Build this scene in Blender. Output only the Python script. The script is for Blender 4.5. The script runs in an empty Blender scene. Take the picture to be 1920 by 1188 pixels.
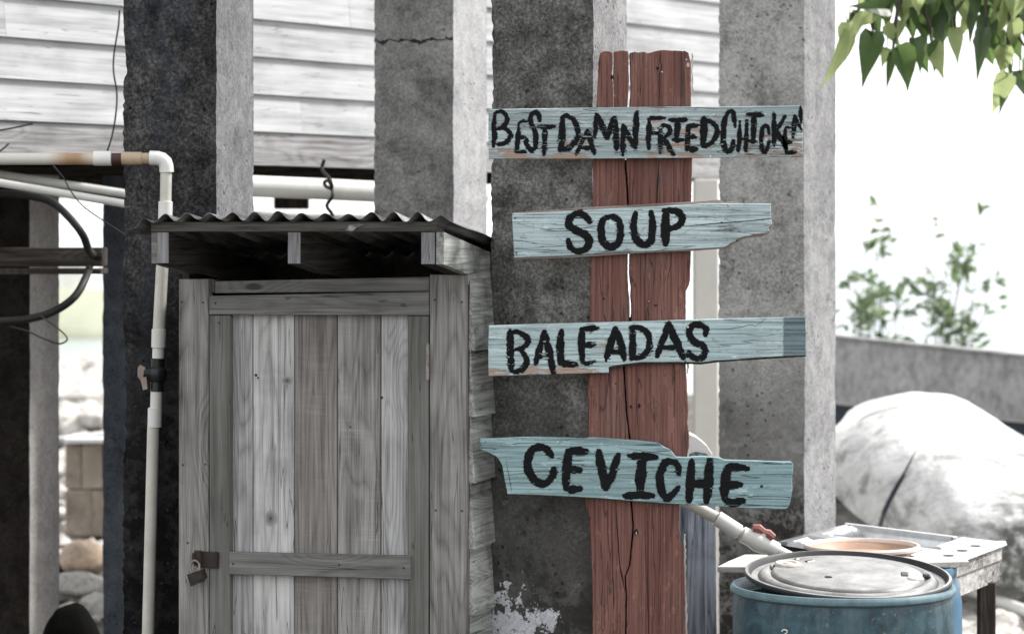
import bpy, bmesh, math, random
import numpy as np
from mathutils import Vector, Matrix, noise as mnoise, geometry as mgeo

sc = bpy.context.scene
COL = sc.collection
rnd = random.Random(7)
R = math.radians

# ------------------------------------------------------------------ camera
F, CX, HY, EYE = 5000.0, 960.0, 440.0, 1.8      # focal length and horizon in photo pixels, eye height in metres
cam = bpy.data.cameras.new('camera')
cam.sensor_width = 36.0
cam.lens = F / 1920 * 36.0
cam.shift_y = -(594 - HY) / 1920
cam.clip_start = 0.1
cam.clip_end = 20000
cam.dof.use_dof = True
cam.dof.focus_distance = 6.85
cam.dof.aperture_fstop = (cam.lens / 1000) / 0.021
camo = bpy.data.objects.new('camera', cam)
camo.location = (0, 0, EYE)
camo.rotation_euler = (R(90), 0, 0)
COL.objects.link(camo)
sc.camera = camo

# ------------------------------------------------------------------ sky, sun, exposure
SUN = Vector((0.88, 0.30, 1.0)).normalized()
sun_el = math.asin(SUN.z)
sun_rot = math.atan2(SUN.x, SUN.y)
world = bpy.data.worlds.new('World')
sc.world = world
world.use_nodes = True
wn = world.node_tree.nodes
wl = world.node_tree.links
wn.clear()
sky = wn.new('ShaderNodeTexSky')
sky.sky_type = 'NISHITA'
sky.sun_disc = False
sky.sun_elevation = sun_el
sky.sun_rotation = sun_rot
sky.air_density = 1.0
sky.dust_density = 1.0
hs = wn.new('ShaderNodeHueSaturation')
hs.inputs['Saturation'].default_value = 0.22
bgn = wn.new('ShaderNodeBackground')
bgn.inputs['Strength'].default_value = 0.15
wo = wn.new('ShaderNodeOutputWorld')
wl.new(sky.outputs[0], hs.inputs['Color'])
mxw = wn.new('ShaderNodeMix')          # bright thin overcast over the blue
mxw.data_type = 'RGBA'
mxw.inputs['Factor'].default_value = 0.62
mxw.inputs[7].default_value = (5.3, 5.35, 5.45, 1)
wl.new(hs.outputs[0], mxw.inputs[6])
wl.new(mxw.outputs[2], bgn.inputs['Color'])
wl.new(bgn.outputs[0], wo.inputs['Surface'])
sl = bpy.data.lights.new('sun', 'SUN')
sl.energy = 2.6
sl.angle = R(7)
sl.color = (1.0, 0.965, 0.92)
so = bpy.data.objects.new('sun', sl)
so.rotation_euler = SUN.to_track_quat('Z', 'Y').to_euler()
so.location = (6, 2, 9)
COL.objects.link(so)
vs = sc.view_settings
vs.view_transform = 'Standard'
vs.look = 'None'
vs.gamma = 1.0
vs.use_curve_mapping = False
vs.exposure = 1.2

# ------------------------------------------------------------------ geometry helpers
def W(px, py, Y):
    return Vector(((px - CX) / F * Y, Y, EYE + (HY - py) / F * Y))

def zof(py, Y): return EYE + (HY - py) / F * Y

def plane_u(px, X0, Y0, a):
    """distance along a vertical plane through (X0,Y0); direction (cos a,-sin a) (a>0: right end nearer)"""
    k = (px - CX) / F
    return (k * Y0 - X0) / (math.cos(a) + k * math.sin(a))

def plane_v(px, X0, Y0, a):
    k = (px - CX) / F
    return (k * Y0 - X0) / (math.sin(a) - k * math.cos(a))

ROOTM = {}

class MB:
    def __init__(s): s.v = []; s.f = []; s.M = Matrix.Identity(4)
    def add(s, vs, fs):
        b = len(s.v)
        s.v += [s.M @ Vector(p) for p in vs]
        s.f += [tuple(b + i for i in f) for f in fs]
        return s
    def box(s, a, b):
        x0, y0, z0 = a; x1, y1, z1 = b
        vs = [(x0,y0,z0),(x1,y0,z0),(x1,y1,z0),(x0,y1,z0),(x0,y0,z1),(x1,y0,z1),(x1,y1,z1),(x0,y1,z1)]
        return s.add(vs, [(0,3,2,1),(4,5,6,7),(0,1,5,4),(1,2,6,5),(2,3,7,6),(3,0,4,7)])
    def bbox(s, a, b, r=0.0015, wob=0.0):
        """box with chamfered edges"""
        bm = bmesh.new()
        x0, y0, z0 = a; x1, y1, z1 = b
        P = [bm.verts.new(p) for p in [(x0,y0,z0),(x1,y0,z0),(x1,y1,z0),(x0,y1,z0),(x0,y0,z1),(x1,y0,z1),(x1,y1,z1),(x0,y1,z1)]]
        for f in [(0,3,2,1),(4,5,6,7),(0,1,5,4),(1,2,6,5),(2,3,7,6),(3,0,4,7)]: bm.faces.new([P[i] for i in f])
        bmesh.ops.bevel(bm, geom=list(bm.edges), offset=r, segments=1, affect='EDGES', clamp_overlap=True)
        if wob:
            for v in bm.verts:
                v.co += Vector((rnd.uniform(-wob, wob), rnd.uniform(-wob, wob) * .4, rnd.uniform(-wob, wob)))
        bm.verts.index_update()
        return s.addbm(bm)
    def addbm(s, bm):
        bm.verts.ensure_lookup_table(); bm.verts.index_update()
        s.add([v.co.copy() for v in bm.verts], [tuple(v.index for v in f.verts) for f in bm.faces])
        bm.free(); return s
    def prism(s, quad, axis_vec):
        n = len(quad)
        q = [Vector(p) for p in quad]; d = Vector(axis_vec)
        vs = q + [p + d for p in q]
        fs = [tuple(range(n)), tuple(range(2 * n - 1, n - 1, -1))] + [(i, i + n, (i + 1) % n + n, (i + 1) % n) for i in range(n)]
        return s.add(vs, fs)
    def tube(s, pts, r, n=10, cap=True):
        pts = [Vector(p) for p in pts]
        m = len(pts)
        rs = r if isinstance(r, (list, tuple)) else [r] * m
        vs = []; prev = None
        for i, p in enumerate(pts):
            t = (pts[min(i + 1, m - 1)] - pts[max(i - 1, 0)]).normalized()
            if prev is None:
                a = t.orthogonal().normalized()
            else:
                a = (prev - t * prev.dot(t)).normalized()
            prev = a; b = t.cross(a)
            for k in range(n):
                th = 2 * math.pi * k / n
                vs.append(p + (a * math.cos(th) + b * math.sin(th)) * rs[i])
        fs = []
        for i in range(m - 1):
            for k in range(n):
                fs.append((i*n+k, i*n+(k+1)%n, (i+1)*n+(k+1)%n, (i+1)*n+k))
        if cap:
            fs.append(tuple(range(n-1, -1, -1))); fs.append(tuple(range((m-1)*n, m*n)))
        return s.add(vs, fs)
    def lathe(s, prof, n=48, cx=0, cy=0, cap=True):
        vs = []; fs = []
        for (r, z) in prof:
            for k in range(n):
                th = 2 * math.pi * k / n
                vs.append((cx + r * math.cos(th), cy + r * math.sin(th), z))
        m = len(prof)
        for i in range(m - 1):
            for k in range(n):
                fs.append((i*n+k, i*n+(k+1)%n, (i+1)*n+(k+1)%n, (i+1)*n+k))
        if cap:
            fs.append(tuple(range(n-1, -1, -1))); fs.append(tuple(range((m-1)*n, m*n)))
        return s.add(vs, fs)
    def build(s, name, mat, parent=None, smooth=False, base=None, fix=True):
        me = bpy.data.meshes.new(name)
        if parent is not None:
            Mi = ROOTM[parent].inverted(); M = ROOTM[parent]
        else:
            if base is None:
                xs = [p.x for p in s.v]; ys = [p.y for p in s.v]; zs = [p.z for p in s.v]
                base = Matrix.Translation(((min(xs)+max(xs))/2, (min(ys)+max(ys))/2, min(zs)))
            M = base; Mi = base.inverted()
        me.from_pydata([Mi @ p for p in s.v], [], s.f)
        me.validate()
        if fix:
            bm = bmesh.new(); bm.from_mesh(me)
            bmesh.ops.recalc_face_normals(bm, faces=bm.faces)
            bm.to_mesh(me); bm.free()
        if isinstance(mat, (list, tuple)):
            for m_ in mat: me.materials.append(m_)
        else: me.materials.append(mat)
        if smooth:
            me.polygons.foreach_set('use_smooth', [True] * len(me.polygons))
            try: me.set_sharp_from_angle(angle=R(38))
            except Exception: pass
        o = bpy.data.objects.new(name, me)
        COL.objects.link(o)
        if parent is not None: o.parent = parent
        else: o.matrix_world = M
        ROOTM[o] = M
        return o

def empty(name, loc, rz=0.0):
    o = bpy.data.objects.new(name, None)
    o.location = loc; o.rotation_euler = (0, 0, rz)
    o.empty_display_size = .1
    COL.objects.link(o)
    ROOTM[o] = Matrix.Translation(Vector(loc)) @ Matrix.Rotation(rz, 4, 'Z')
    return o

def tag(o, label=None, cat=None, group=None, kind=None):
    if label: o['label'] = label
    if cat: o['category'] = cat
    if group: o['group'] = group
    if kind: o['kind'] = kind
    return o

def catmull(pts, n=8):
    out = []
    P = [Vector(p) for p in pts]
    for i in range(len(P) - 1):
        p0 = P[max(i - 1, 0)]; p1 = P[i]; p2 = P[i + 1]; p3 = P[min(i + 2, len(P) - 1)]
        for k in range(n):
            t = k / n
            out.append(0.5 * ((2 * p1) + (p2 - p0) * t + (2 * p0 - 5 * p1 + 4 * p2 - p3) * t * t + (3 * p1 - p0 - 3 * p2 + p3) * t ** 3))
    out.append(P[-1]); return out

def slab(outline, Y, th, jit=0.5, step=5.0, inset=1.2, mb=None):
    """board cut to an outline (photo pixels) standing at depth Y, th thick, with softened ragged edge"""
    pts = []
    n = len(outline)
    for i in range(n):
        a = Vector(outline[i]); b = Vector(outline[(i + 1) % n])
        L = (b - a).length; m = max(1, int(L / step))
        for k in range(m):
            p = a + (b - a) * (k / m)
            if k: p += Vector((mnoise.noise(Vector((p.x*.21, p.y*.21, 3.1))), mnoise.noise(Vector((p.x*.21, p.y*.21, 9.7))))) * jit * 1.6
            pts.append(p)
    m = len(pts)
    area = sum(pts[i].x * pts[(i+1) % m].y - pts[(i+1) % m].x * pts[i].y for i in range(m))
    sg = 1 if area > 0 else -1
    ins = []
    for i in range(m):
        t = (pts[(i + 1) % m] - pts[i - 1])
        if t.length < 1e-6: ins.append(pts[i]); continue
        t.normalize()
        ins.append(pts[i] + Vector((-t.y, t.x)) * sg * inset)
    r0 = [W(p.x, p.y, Y) for p in ins]
    def back(v, dy): return Vector((v.x, v.y + dy, v.z))
    rr = [W(p.x, p.y, Y) for p in pts]
    r1 = [back(v, .0016) for v in rr]; r2 = [back(v, th) for v in rr]
    vs = r0 + r1 + r2
    fs = [tuple(range(m)), tuple(range(3*m-1, 2*m-1, -1))]
    for i in range(m):
        j = (i + 1) % m
        fs.append((i, m+i, m+j, j)); fs.append((m+i, 2*m+i, 2*m+j, m+j))
    mb = mb or MB()
    return mb.add(vs, fs)

# ------------------------------------------------------------------ material helpers
class NT:
    def __init__(s, name):
        s.m = bpy.data.materials.new(name); s.m.use_nodes = True
        s.t = s.m.node_tree; s.n = s.t.nodes; s.l = s.t.links
        s.n.clear()
        s.out = s.n.new('ShaderNodeOutputMaterial')
        s.b = s.n.new('ShaderNodeBsdfPrincipled')
        s.l.new(s.b.outputs[0], s.out.inputs['Surface'])
    def node(s, t, **kw):
        nd = s.n.new(t)
        for k, v in kw.items(): setattr(nd, k, v)
        return nd
    def put(s, sock, v):
        if hasattr(v, 'is_output') or isinstance(v, bpy.types.NodeSocket): s.l.new(v, sock)
        elif isinstance(v, (tuple, list)) and len(v) == 3 and sock.type == 'RGBA': sock.default_value = (*v, 1)
        else: sock.default_value = v
    def math(s, op, a, b=0.0, c=0.0, clamp=False):
        nd = s.n.new('ShaderNodeMath'); nd.operation = op; nd.use_clamp = clamp
        s.put(nd.inputs[0], a); s.put(nd.inputs[1], b)
        if op in ('MULTIPLY_ADD', 'SMOOTH_MIN', 'COMPARE'): s.put(nd.inputs[2], c)
        return nd.outputs[0]
    def vmath(s, op, a, b):
        nd = s.n.new('ShaderNodeVectorMath'); nd.operation = op
        s.put(nd.inputs[0], a); s.put(nd.inputs[1], b)
        return nd.outputs[0]
    def coord(s, rand=True):
        tc = s.n.new('ShaderNodeTexCoord'); v = tc.outputs['Object']
        if rand:
            oi = s.n.new('ShaderNodeObjectInfo')
            sc_ = s.n.new('ShaderNodeVectorMath'); sc_.operation = 'SCALE'
            sc_.inputs[0].default_value = (31.0, 17.0, 23.0); s.l.new(oi.outputs['Random'], sc_.inputs['Scale'])
            v = s.vmath('ADD', v, sc_.outputs[0])
        return v
    def mapv(s, v, scale):
        nd = s.n.new('ShaderNodeMapping'); s.l.new(v, nd.inputs['Vector']); nd.inputs['Scale'].default_value = scale
        return nd.outputs[0]
    def noise(s, v, scale, detail=3, rough=.55, dist=0.0):
        nd = s.n.new('ShaderNodeTexNoise'); s.l.new(v, nd.inputs['Vector'])
        nd.inputs['Scale'].default_value = scale; nd.inputs['Detail'].default_value = detail
        nd.inputs['Roughness'].default_value = rough; nd.inputs['Distortion'].default_value = dist
        return nd.outputs[0]
    def voro(s, v, scale, feature='F1', rnd_=1.0):
        nd = s.n.new('ShaderNodeTexVoronoi'); nd.feature = feature; s.l.new(v, nd.inputs['Vector'])
        nd.inputs['Scale'].default_value = scale; nd.inputs['Randomness'].default_value = rnd_
        return nd.outputs['Distance']
    def rng(s, v, a, b, c=0.0, d=1.0):
        nd = s.n.new('ShaderNodeMapRange'); nd.clamp = True
        s.put(nd.inputs['Value'], v); nd.inputs['From Min'].default_value = a; nd.inputs['From Max'].default_value = b
        nd.inputs['To Min'].default_value = c; nd.inputs['To Max'].default_value = d
        return nd.outputs[0]
    def mix(s, f, a, b, mode='MIX'):
        nd = s.n.new('ShaderNodeMix'); nd.data_type = 'RGBA'; nd.blend_type = mode
        s.put(nd.inputs['Factor'], f)
        s.put(nd.inputs[6], a if not isinstance(a, tuple) else (*a, 1)); s.put(nd.inputs[7], b if not isinstance(b, tuple) else (*b, 1))
        return nd.outputs[2]
    def ramp(s, f, stops):
        nd = s.n.new('ShaderNodeValToRGB'); s.l.new(f, nd.inputs[0]); e = nd.color_ramp.elements
        while len(e) < len(stops): e.new(0.5)
        for i, (p, c) in enumerate(stops):
            e[i].position = p; e[i].color = (*c, 1) if len(c) == 3 else c
        return nd.outputs[0]
    def bump(s, h, strength=.5, dist=.002, nrm=None):
        nd = s.n.new('ShaderNodeBump'); nd.inputs['Strength'].default_value = strength; nd.inputs['Distance'].default_value = dist
        s.l.new(h, nd.inputs['Height'])
        if nrm is not None: s.l.new(nrm, nd.inputs['Normal'])
        return nd.outputs[0]
    def xyz(s, v):
        nd = s.n.new('ShaderNodeSeparateXYZ'); s.l.new(v, nd.inputs[0]); return nd.outputs
    def fin(s, col, rough=.85, nrm=None, metal=0.0, spec=.3):
        s.put(s.b.inputs['Base Color'], col)
        s.put(s.b.inputs['Roughness'], rough); s.put(s.b.inputs['Metallic'], metal)
        s.b.inputs['Specular IOR Level'].default_value = spec
        if nrm is not None: s.l.new(nrm, s.b.inputs['Normal'])
        return s.m

AX = {'x': ((.10, 1, 1), (.018, 1, 1)), 'z': ((1, 1, .10), (1, 1, .018)), 'y': ((1, .10, 1), (1, .018, 1))}

def wood(name, axis, dark, mid, light, ring=1.0, fibre=1.0, knots=True, saw=0.0, stain=.3, bump=.6):
    t = NT(name); v = t.coord()
    a, b = AX[axis]
    va = t.mapv(v, a); vb = t.mapv(v, b)
    kn = None
    kv = t.mapv(v, tuple(x ** .45 if x < 1 else 1 for x in a))
    kd = t.voro(kv, 5.5, rnd_=.9)
    n1 = t.noise(va, 8.0, 2, .45, .25)
    ph = t.math('MULTIPLY', n1, 62.0 * ring)
    if knots:
        ph = t.math('ADD', ph, t.math('MULTIPLY', t.rng(kd, 0.0, .30, 1, 0), 16.0))
    ringv = t.math('ABSOLUTE', t.math('SINE', ph))
    ringv = t.math('POWER', ringv, .7)
    fib = t.noise(vb, 300.0, 4, .7)
    fib2 = t.noise(vb, 70.0, 3, .6)
    blot = t.noise(t.mapv(v, tuple(x ** .4 if x < 1 else 1 for x in a)), 6.0, 3, .6)
    s_ = t.math('ADD', t.math('MULTIPLY', ringv, .20), t.math('MULTIPLY', t.rng(fib, .34, .66), .28 * fibre))
    s_ = t.math('ADD', s_, t.math('MULTIPLY', t.rng(fib2, .36, .64), .27 * fibre))
    s_ = t.math('ADD', s_, t.math('MULTIPLY', t.rng(blot, .32, .68), .27))
    if saw:
        # faint cross-grain saw marks
        ax2 = {'x': (1, .05, .05), 'z': (.05, .05, 1), 'y': (.05, 1, .05)}[axis]
        sm = t.noise(t.mapv(v, ax2), 150.0, 2, .6)
        sm = t.math('MULTIPLY', t.rng(sm, .45, .7), t.rng(t.noise(v, 9.0, 3, .6), .45, .65))
        s_ = t.math('ADD', s_, t.math('MULTIPLY', sm, saw * .55))
    col = t.ramp(s_, [(.20, dark), (.50, mid), (.80, light)])
    # hairline checks along the grain
    ck = t.noise(t.mapv(v, tuple((.035 if x < 1 else 1) for x in a)), 34.0, 2, .5, .1)
    ckm = t.rng(t.math('ABSOLUTE', t.math('SUBTRACT', ck, .56)), .0, .006, 1, 0)
    col = t.mix(t.math('MULTIPLY', ckm, .75), col, tuple(c * .22 for c in dark))
    # grime blotches
    gr = t.rng(t.noise(v, 5.0, 5, .65), .52, .72)
    col = t.mix(t.math('MULTIPLY', gr, stain), col, tuple(c * .45 for c in dark))
    if knots:
        km = t.rng(kd, .035, .06, 1, 0)
        col = t.mix(t.math('MULTIPLY', km, .8), col, tuple(c * .4 for c in dark))
    h = t.math('ADD', t.math('MULTIPLY', ringv, .35), t.math('ADD', t.math('MULTIPLY', fib, .5), t.math('MULTIPLY', ckm, -1.6)))
    return t.fin(col, .9, t.bump(h, bump, .0012), spec=.12)

def painted(name, axis, paint, paint2, woodc, wear=.5, cracks=1.0, endx=None, endcol=None, patch=None, orange=None):
    """old paint over timber: flaking along the grain, crack lines"""
    t = NT(name); v0 = t.coord(False)
    v = t.coord()
    a, b = AX[axis]
    va = t.mapv(v, a); vb = t.mapv(v, b)
    broad = t.noise(t.mapv(v, tuple(x ** .6 if x < 1 else 1 for x in a)), 9.0, 4, .6)
    col = t.mix(t.rng(broad, .36, .66), paint, paint2)
    fib = t.noise(vb, 170.0, 4, .65)
    col = t.mix(t.rng(fib, .34, .62, .85, 0), col, tuple(c * .42 for c in paint))
    # scratches showing pale chalk
    ch = t.noise(t.mapv(v, tuple(x ** .5 if x < 1 else 1 for x in a)), 60.0, 4, .7)
    col = t.mix(t.rng(ch, .60, .70, 0, .45), col, tuple(min(1, c * 1.45) for c in paint2))
    # worn wood
    wn_ = t.noise(t.mapv(v, tuple(x * 1.4 if x < 1 else 1 for x in a)), 26.0, 5, .68, .2)
    wm = t.rng(wn_, .66 - .16 * wear, .70 - .16 * wear)
    if orange is not None:
        X = t.xyz(v0); lo, hi, sx = orange
        reg = t.math('MULTIPLY', t.rng(X[2], lo, hi, 1, .12), t.rng(X[0], sx, sx + .05, 1, 0) if sx is not None else 1.0)
        wn_ = t.noise(t.mapv(v, tuple(.22 if x < 1 else 1 for x in a)), 44.0, 5, .70, .3)
        wn_ = t.math('ADD', t.math('MULTIPLY', wn_, .7), t.math('MULTIPLY', t.noise(v, 9.0, 2, .5), .3))
        wm = t.rng(t.math('ADD', wn_, t.math('MULTIPLY', reg, .13)), .60, .625)
    col = t.mix(t.math('MULTIPLY', wm, .85), col, t.mix(t.rng(fib, .3, .7), tuple(c * .6 for c in woodc), woodc))
    # cracks
    ck = t.noise(t.mapv(v, tuple((.045 if x < 1 else 1) for x in a)), 30.0, 3, .5, .25)
    ckm = t.rng(t.math('ABSOLUTE', t.math('SUBTRACT', ck, .53)), .0, .007, 1, 0)
    ck2 = t.noise(t.mapv(v, tuple((.12 if x < 1 else 1) for x in a)), 55.0, 2, .5, .6)
    ck2m = t.math('MULTIPLY', t.rng(t.math('ABSOLUTE', t.math('SUBTRACT', ck2, .5)), .0, .006, 1, 0), t.rng(broad, .45, .6, 0, .7))
    cks = t.math('MAXIMUM', ckm, ck2m)
    col = t.mix(t.math('MULTIPLY', cks, .8 * cracks, clamp=True), col, (.03, .035, .038))
    # speckled dirt
    sp = t.rng(t.noise(t.mapv(v, tuple(.4 if x < 1 else 1 for x in a)), 190.0, 4, .75), .60, .66)
    col = t.mix(t.math('MULTIPLY', sp, .55), col, (.05, .055, .055))
    if endx is not None:
        X = t.xyz(v0)
        em = t.rng(t.math('ADD', X[0], t.math('MULTIPLY', fib, .012)), endx, endx + .004)
        col = t.mix(t.math('MULTIPLY', em, .85), col, t.mix(t.rng(fib, .35, .65), tuple(c * .4 for c in endcol), endcol))
    gr = t.rng(t.noise(v, 7.0, 5, .65), .55, .75)
    col = t.mix(t.math('MULTIPLY', gr, .35), col, (.09, .10, .10))
    h = t.math('ADD', t.math('MULTIPLY', fib, .7), t.math('MULTIPLY', cks, -1.8))
    h = t.math('ADD', h, t.math('MULTIPLY', wm, -.5))
    return t.fin(col, .78, t.bump(h, .9, .0018), spec=.18)

def concrete(name, dark, mid, light, moss=0.3, pits=.5, crackz=None, whitepatch=None, blue=0.0, lowstain_shade=None, lowcol=(.022,.022,.020)):
    t = NT(name); v = t.coord(False)
    oi = t.node('ShaderNodeObjectInfo')
    vv = t.coord()
    n0 = t.noise(vv, 2.6, 5, .62, .4)
    n1 = t.noise(vv, 16.0, 6, .68, .3)
    n2 = t.noise(vv, 105.0, 5, .8)
    st = t.noise(t.mapv(vv, (1, 1, .16)), 9.0, 4, .6)
    s_ = t.math('ADD', t.math('MULTIPLY', t.rng(n0, .34, .66), .20), t.math('MULTIPLY', t.rng(n1, .34, .66), .30))
    s_ = t.math('ADD', s_, t.math('MULTIPLY', t.rng(n2, .40, .60), .34))
    s_ = t.math('ADD', s_, t.math('MULTIPLY', t.rng(st, .3, .7), .12))
    col = t.ramp(s_, [(.2, dark), (.5, mid), (.82, light)])
    if blue:
        col = t.mix(t.math('MULTIPLY', t.rng(t.noise(t.mapv(vv, (1, 1, .35)), 5.0, 3, .6), .5, .68), blue), col, (.055, .062, .085))
    # black mildew in clouds
    ml = t.rng(t.noise(vv, 6.5, 7, .74, .2), .56 - .12 * moss, .74 - .12 * moss)
    if lowstain_shade is not None:  # low darkening: real stain, plus shade put into the colour on p1
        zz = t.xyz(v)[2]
        lo, hi = lowstain_shade
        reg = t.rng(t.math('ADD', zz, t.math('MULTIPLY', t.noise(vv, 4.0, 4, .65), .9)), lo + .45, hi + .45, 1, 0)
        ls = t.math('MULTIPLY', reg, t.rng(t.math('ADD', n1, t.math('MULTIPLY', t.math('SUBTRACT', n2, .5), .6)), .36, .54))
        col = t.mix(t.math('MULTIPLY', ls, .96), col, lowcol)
    col = t.mix(t.math('MULTIPLY', ml, .8), col, tuple(c * .35 for c in dark))
    # pits
    pv = t.voro(vv, 34.0); pg = t.noise(vv, 7.0, 2)
    pm = t.math('MULTIPLY', t.rng(pv, .10, .20, 1, 0), t.rng(pg, .5, .58))
    pv2 = t.voro(vv, 110.0)
    pm2 = t.rng(pv2, .10, .2, 1, 0)
    col = t.mix(t.math('MULTIPLY', pm, pits), col, tuple(c * .3 for c in dark))
    col = t.mix(t.math('MULTIPLY', pm2, pits * .45), col, tuple(c * .5 for c in dark))
    # lime flecks
    lf = t.rng(t.noise(vv, 85.0, 3, .75), .67, .74)
    col = t.mix(t.math('MULTIPLY', lf, .38), col, tuple(min(1, c * 1.7) for c in light))
    h = t.math('ADD', t.math('MULTIPLY', n1, .7), t.math('MULTIPLY', n2, .5))
    h = t.math('ADD', h, t.math('MULTIPLY', pm, -1.0))
    if crackz is not None:
        X = t.xyz(v)
        wv = t.noise(t.mapv(v, (1, 1, .05)), 22.0, 4, .6)
        d = t.math('ABSOLUTE', t.math('SUBTRACT', t.math('ADD', X[2], t.math('MULTIPLY', wv, .045)), crackz + .0225))
        wdt = t.noise(v, 30.0, 3, .7)
        cm = t.rng(t.math('SUBTRACT', d, t.rng(wdt, .45, .75, 0, .011)), 0, .0025, 1, 0)
        col = t.mix(t.math('MULTIPLY', cm, .9), col, (.012, .011, .01))
        h = t.math('ADD', h, t.math('MULTIPLY', cm, -2.5))
    if whitepatch is not None:
        for (px_, pz_, rx_, rz_) in whitepatch:
            X = t.xyz(v)
            dx = t.math('DIVIDE', t.math('SUBTRACT', X[0], px_), rx_)
            dz = t.math('DIVIDE', t.math('SUBTRACT', X[2], pz_), rz_)
            d = t.math('SQRT', t.math('ADD', t.math('MULTIPLY', dx, dx), t.math('MULTIPLY', dz, dz)))
            nn = t.noise(vv, 26.0, 6, .72)
            wm = t.rng(t.math('SUBTRACT', d, t.math('MULTIPLY', t.math('SUBTRACT', nn, .5), 4.2)), .86, .93, 1, 0)
            wm = t.math('MULTIPLY', wm, t.rng(X[1], .03 - .15, .05 - .15, 1, 0))
            col = t.mix(t.math('MULTIPLY', wm, .9), col, t.mix(t.rng(n2, .3, .6), (.32, .33, .36), (.62, .63, .67)))
            h = t.math('ADD', h, t.math('MULTIPLY', wm, .6))
    return t.fin(col, .95, t.bump(h, .9, .005), spec=.08)

def simple(name, c, rough=.6, metal=0, nscale=30, var=.25, spec=.4, bump=.15, dirt=None, dirtamt=.4, rot_axis=None):
    t = NT(name); v = t.coord()
    n = t.noise(v, nscale, 5, .65)
    col = t.mix(t.rng(n, .3, .7), tuple(x * (1 - var) for x in c), tuple(min(1, x * (1 + var)) for x in c))
    if dirt is not None:
        d = t.rng(t.noise(v, nscale * .35, 6, .7, .3), .48, .68)
        col = t.mix(t.math('MULTIPLY', d, dirtamt), col, dirt)
    return t.fin(col, rough, t.bump(n, bump, .002), metal, spec)

# ------------------------------------------------------------------ materials
M = {}
gl = ((.13, .13, .14), (.25, .25, .27), (.40, .40, .43))
M['grey_z'] = wood('grey_timber_upright', 'z', (.070,.069,.065), (.175,.170,.162), (.30,.292,.28), ring=.8)
M['grey_x'] = wood('grey_timber_level', 'x', (.075,.074,.070), (.135,.133,.126), (.20,.197,.188))
M['stile'] = wood('green_grey_stile', 'z', (.075,.077,.068), (.12,.123,.112), (.17,.173,.16), ring=.6, knots=False, stain=.2)
M['plank_pale'] = wood('pale_grey_plank', 'z', (.17,.168,.166), (.36,.357,.352), (.55,.547,.54), saw=.10)
M['plank_warm'] = wood('brown_grey_plank', 'z', (.075,.070,.064), (.16,.150,.141), (.26,.247,.234), saw=.22, knots=False)
M['plank_mid'] = wood('mid_grey_plank', 'z', (.095,.091,.086), (.205,.197,.19), (.33,.32,.31), saw=.22)
M['plank_cool'] = wood('cool_grey_plank', 'z', (.13,.129,.130), (.28,.279,.28), (.45,.449,.45), ring=1.2)
M['side'] = wood('grey_green_cladding', 'y', (.09,.095,.088), (.27,.28,.262), (.46,.47,.445), ring=1.5, stain=.8)
M['end_grain'] = wood('cut_end_timber', 'z', (.12,.12,.125), (.20,.20,.205), (.30,.30,.305), ring=2.0)
M['rafter'] = wood('shaded_rafter_timber', 'y', (.014,.013,.011), (.036,.033,.029), (.075,.070,.062))  # made near-black so the shade under the roof sits in the colour
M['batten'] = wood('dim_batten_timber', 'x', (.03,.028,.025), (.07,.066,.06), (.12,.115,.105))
M['red'] = painted('red_oxide_paint', 'z', (.170,.077,.063), (.240,.122,.101), (.10,.05,.045), wear=.2, cracks=.9)
M['redback'] = wood('raw_edge_timber', 'z', (.2,.17,.15), (.4,.36,.33), (.6,.56,.53))
BL, BL2 = (.35,.425,.435), (.52,.60,.61)
M['blue1'] = painted('pale_blue_flaking', 'x', BL, (.50,.585,.595), (.40,.27,.20), wear=.5, cracks=.9, orange=(-.02, .10, None))
M['blue2'] = painted('pale_blue_chipped', 'x', (.40,.50,.52), (.56,.67,.69), (.16,.17,.17), wear=.35, cracks=.7)
M['blue4'] = painted('pale_turquoise_rough', 'x', (.25,.37,.385), (.37,.515,.53), (.20,.27,.28), wear=.12, cracks=1.0)
M['bluelip'] = wood('raw_board_back', 'x', (.10,.08,.065), (.22,.18,.155), (.34,.29,.26))
t = NT('black_brush_paint'); v = t.coord()
n = t.noise(t.mapv(v, (.06, 1, 1)), 160.0, 3, .6)
M['black'] = t.fin(t.mix(t.rng(n, .35, .75), (.003, .003, .004), (.011, .012, .014)), t.rng(n, .3, .7, .6, .85), t.bump(n, .5, .001), spec=.12)
M['siding'] = wood('white_washed_siding', 'x', (.30,.305,.31), (.44,.445,.455), (.56,.565,.57), ring=.22, fibre=.8, knots=False, stain=.22, bump=.3)
M['skirt'] = wood('grey_skirt_board', 'x', (.13,.125,.12), (.27,.265,.265), (.42,.415,.42))
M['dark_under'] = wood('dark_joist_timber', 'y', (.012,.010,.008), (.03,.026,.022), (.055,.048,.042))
M['beam'] = wood('brown_prop_beam', 'x', (.018,.014,.011), (.045,.038,.032), (.10,.09,.08))
M['pvc'] = simple('pvc_cream', (.50,.49,.44), .42, nscale=14, var=.10, dirt=(.20,.18,.14), dirtamt=.35)
M['pvcw'] = simple('pvc_white', (.62,.62,.59), .4, nscale=14, var=.06, dirt=(.3,.28,.22), dirtamt=.2)
t = NT('pvc_scorched'); v = t.coord(False)
X = t.xyz(v); n = t.noise(v, 18.0, 4, .6)
xx = t.math('ADD', X[0], t.math('MULTIPLY', n, .05))
cc = t.ramp(t.rng(xx, -.475, -.135), [(.0, (.52,.51,.47)), (.60, (.52,.50,.45)), (.76, (.34,.21,.12)), (.86, (.30,.19,.11)), (.97, (.48,.42,.34))])
M['pvcburn'] = t.fin(cc, .45, t.bump(n, .1, .001))
M['pvctan'] = simple('pvc_tan_stained', (.40,.31,.21), .45, nscale=22, var=.2, dirt=(.16,.09,.05), dirtamt=.35)
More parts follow.
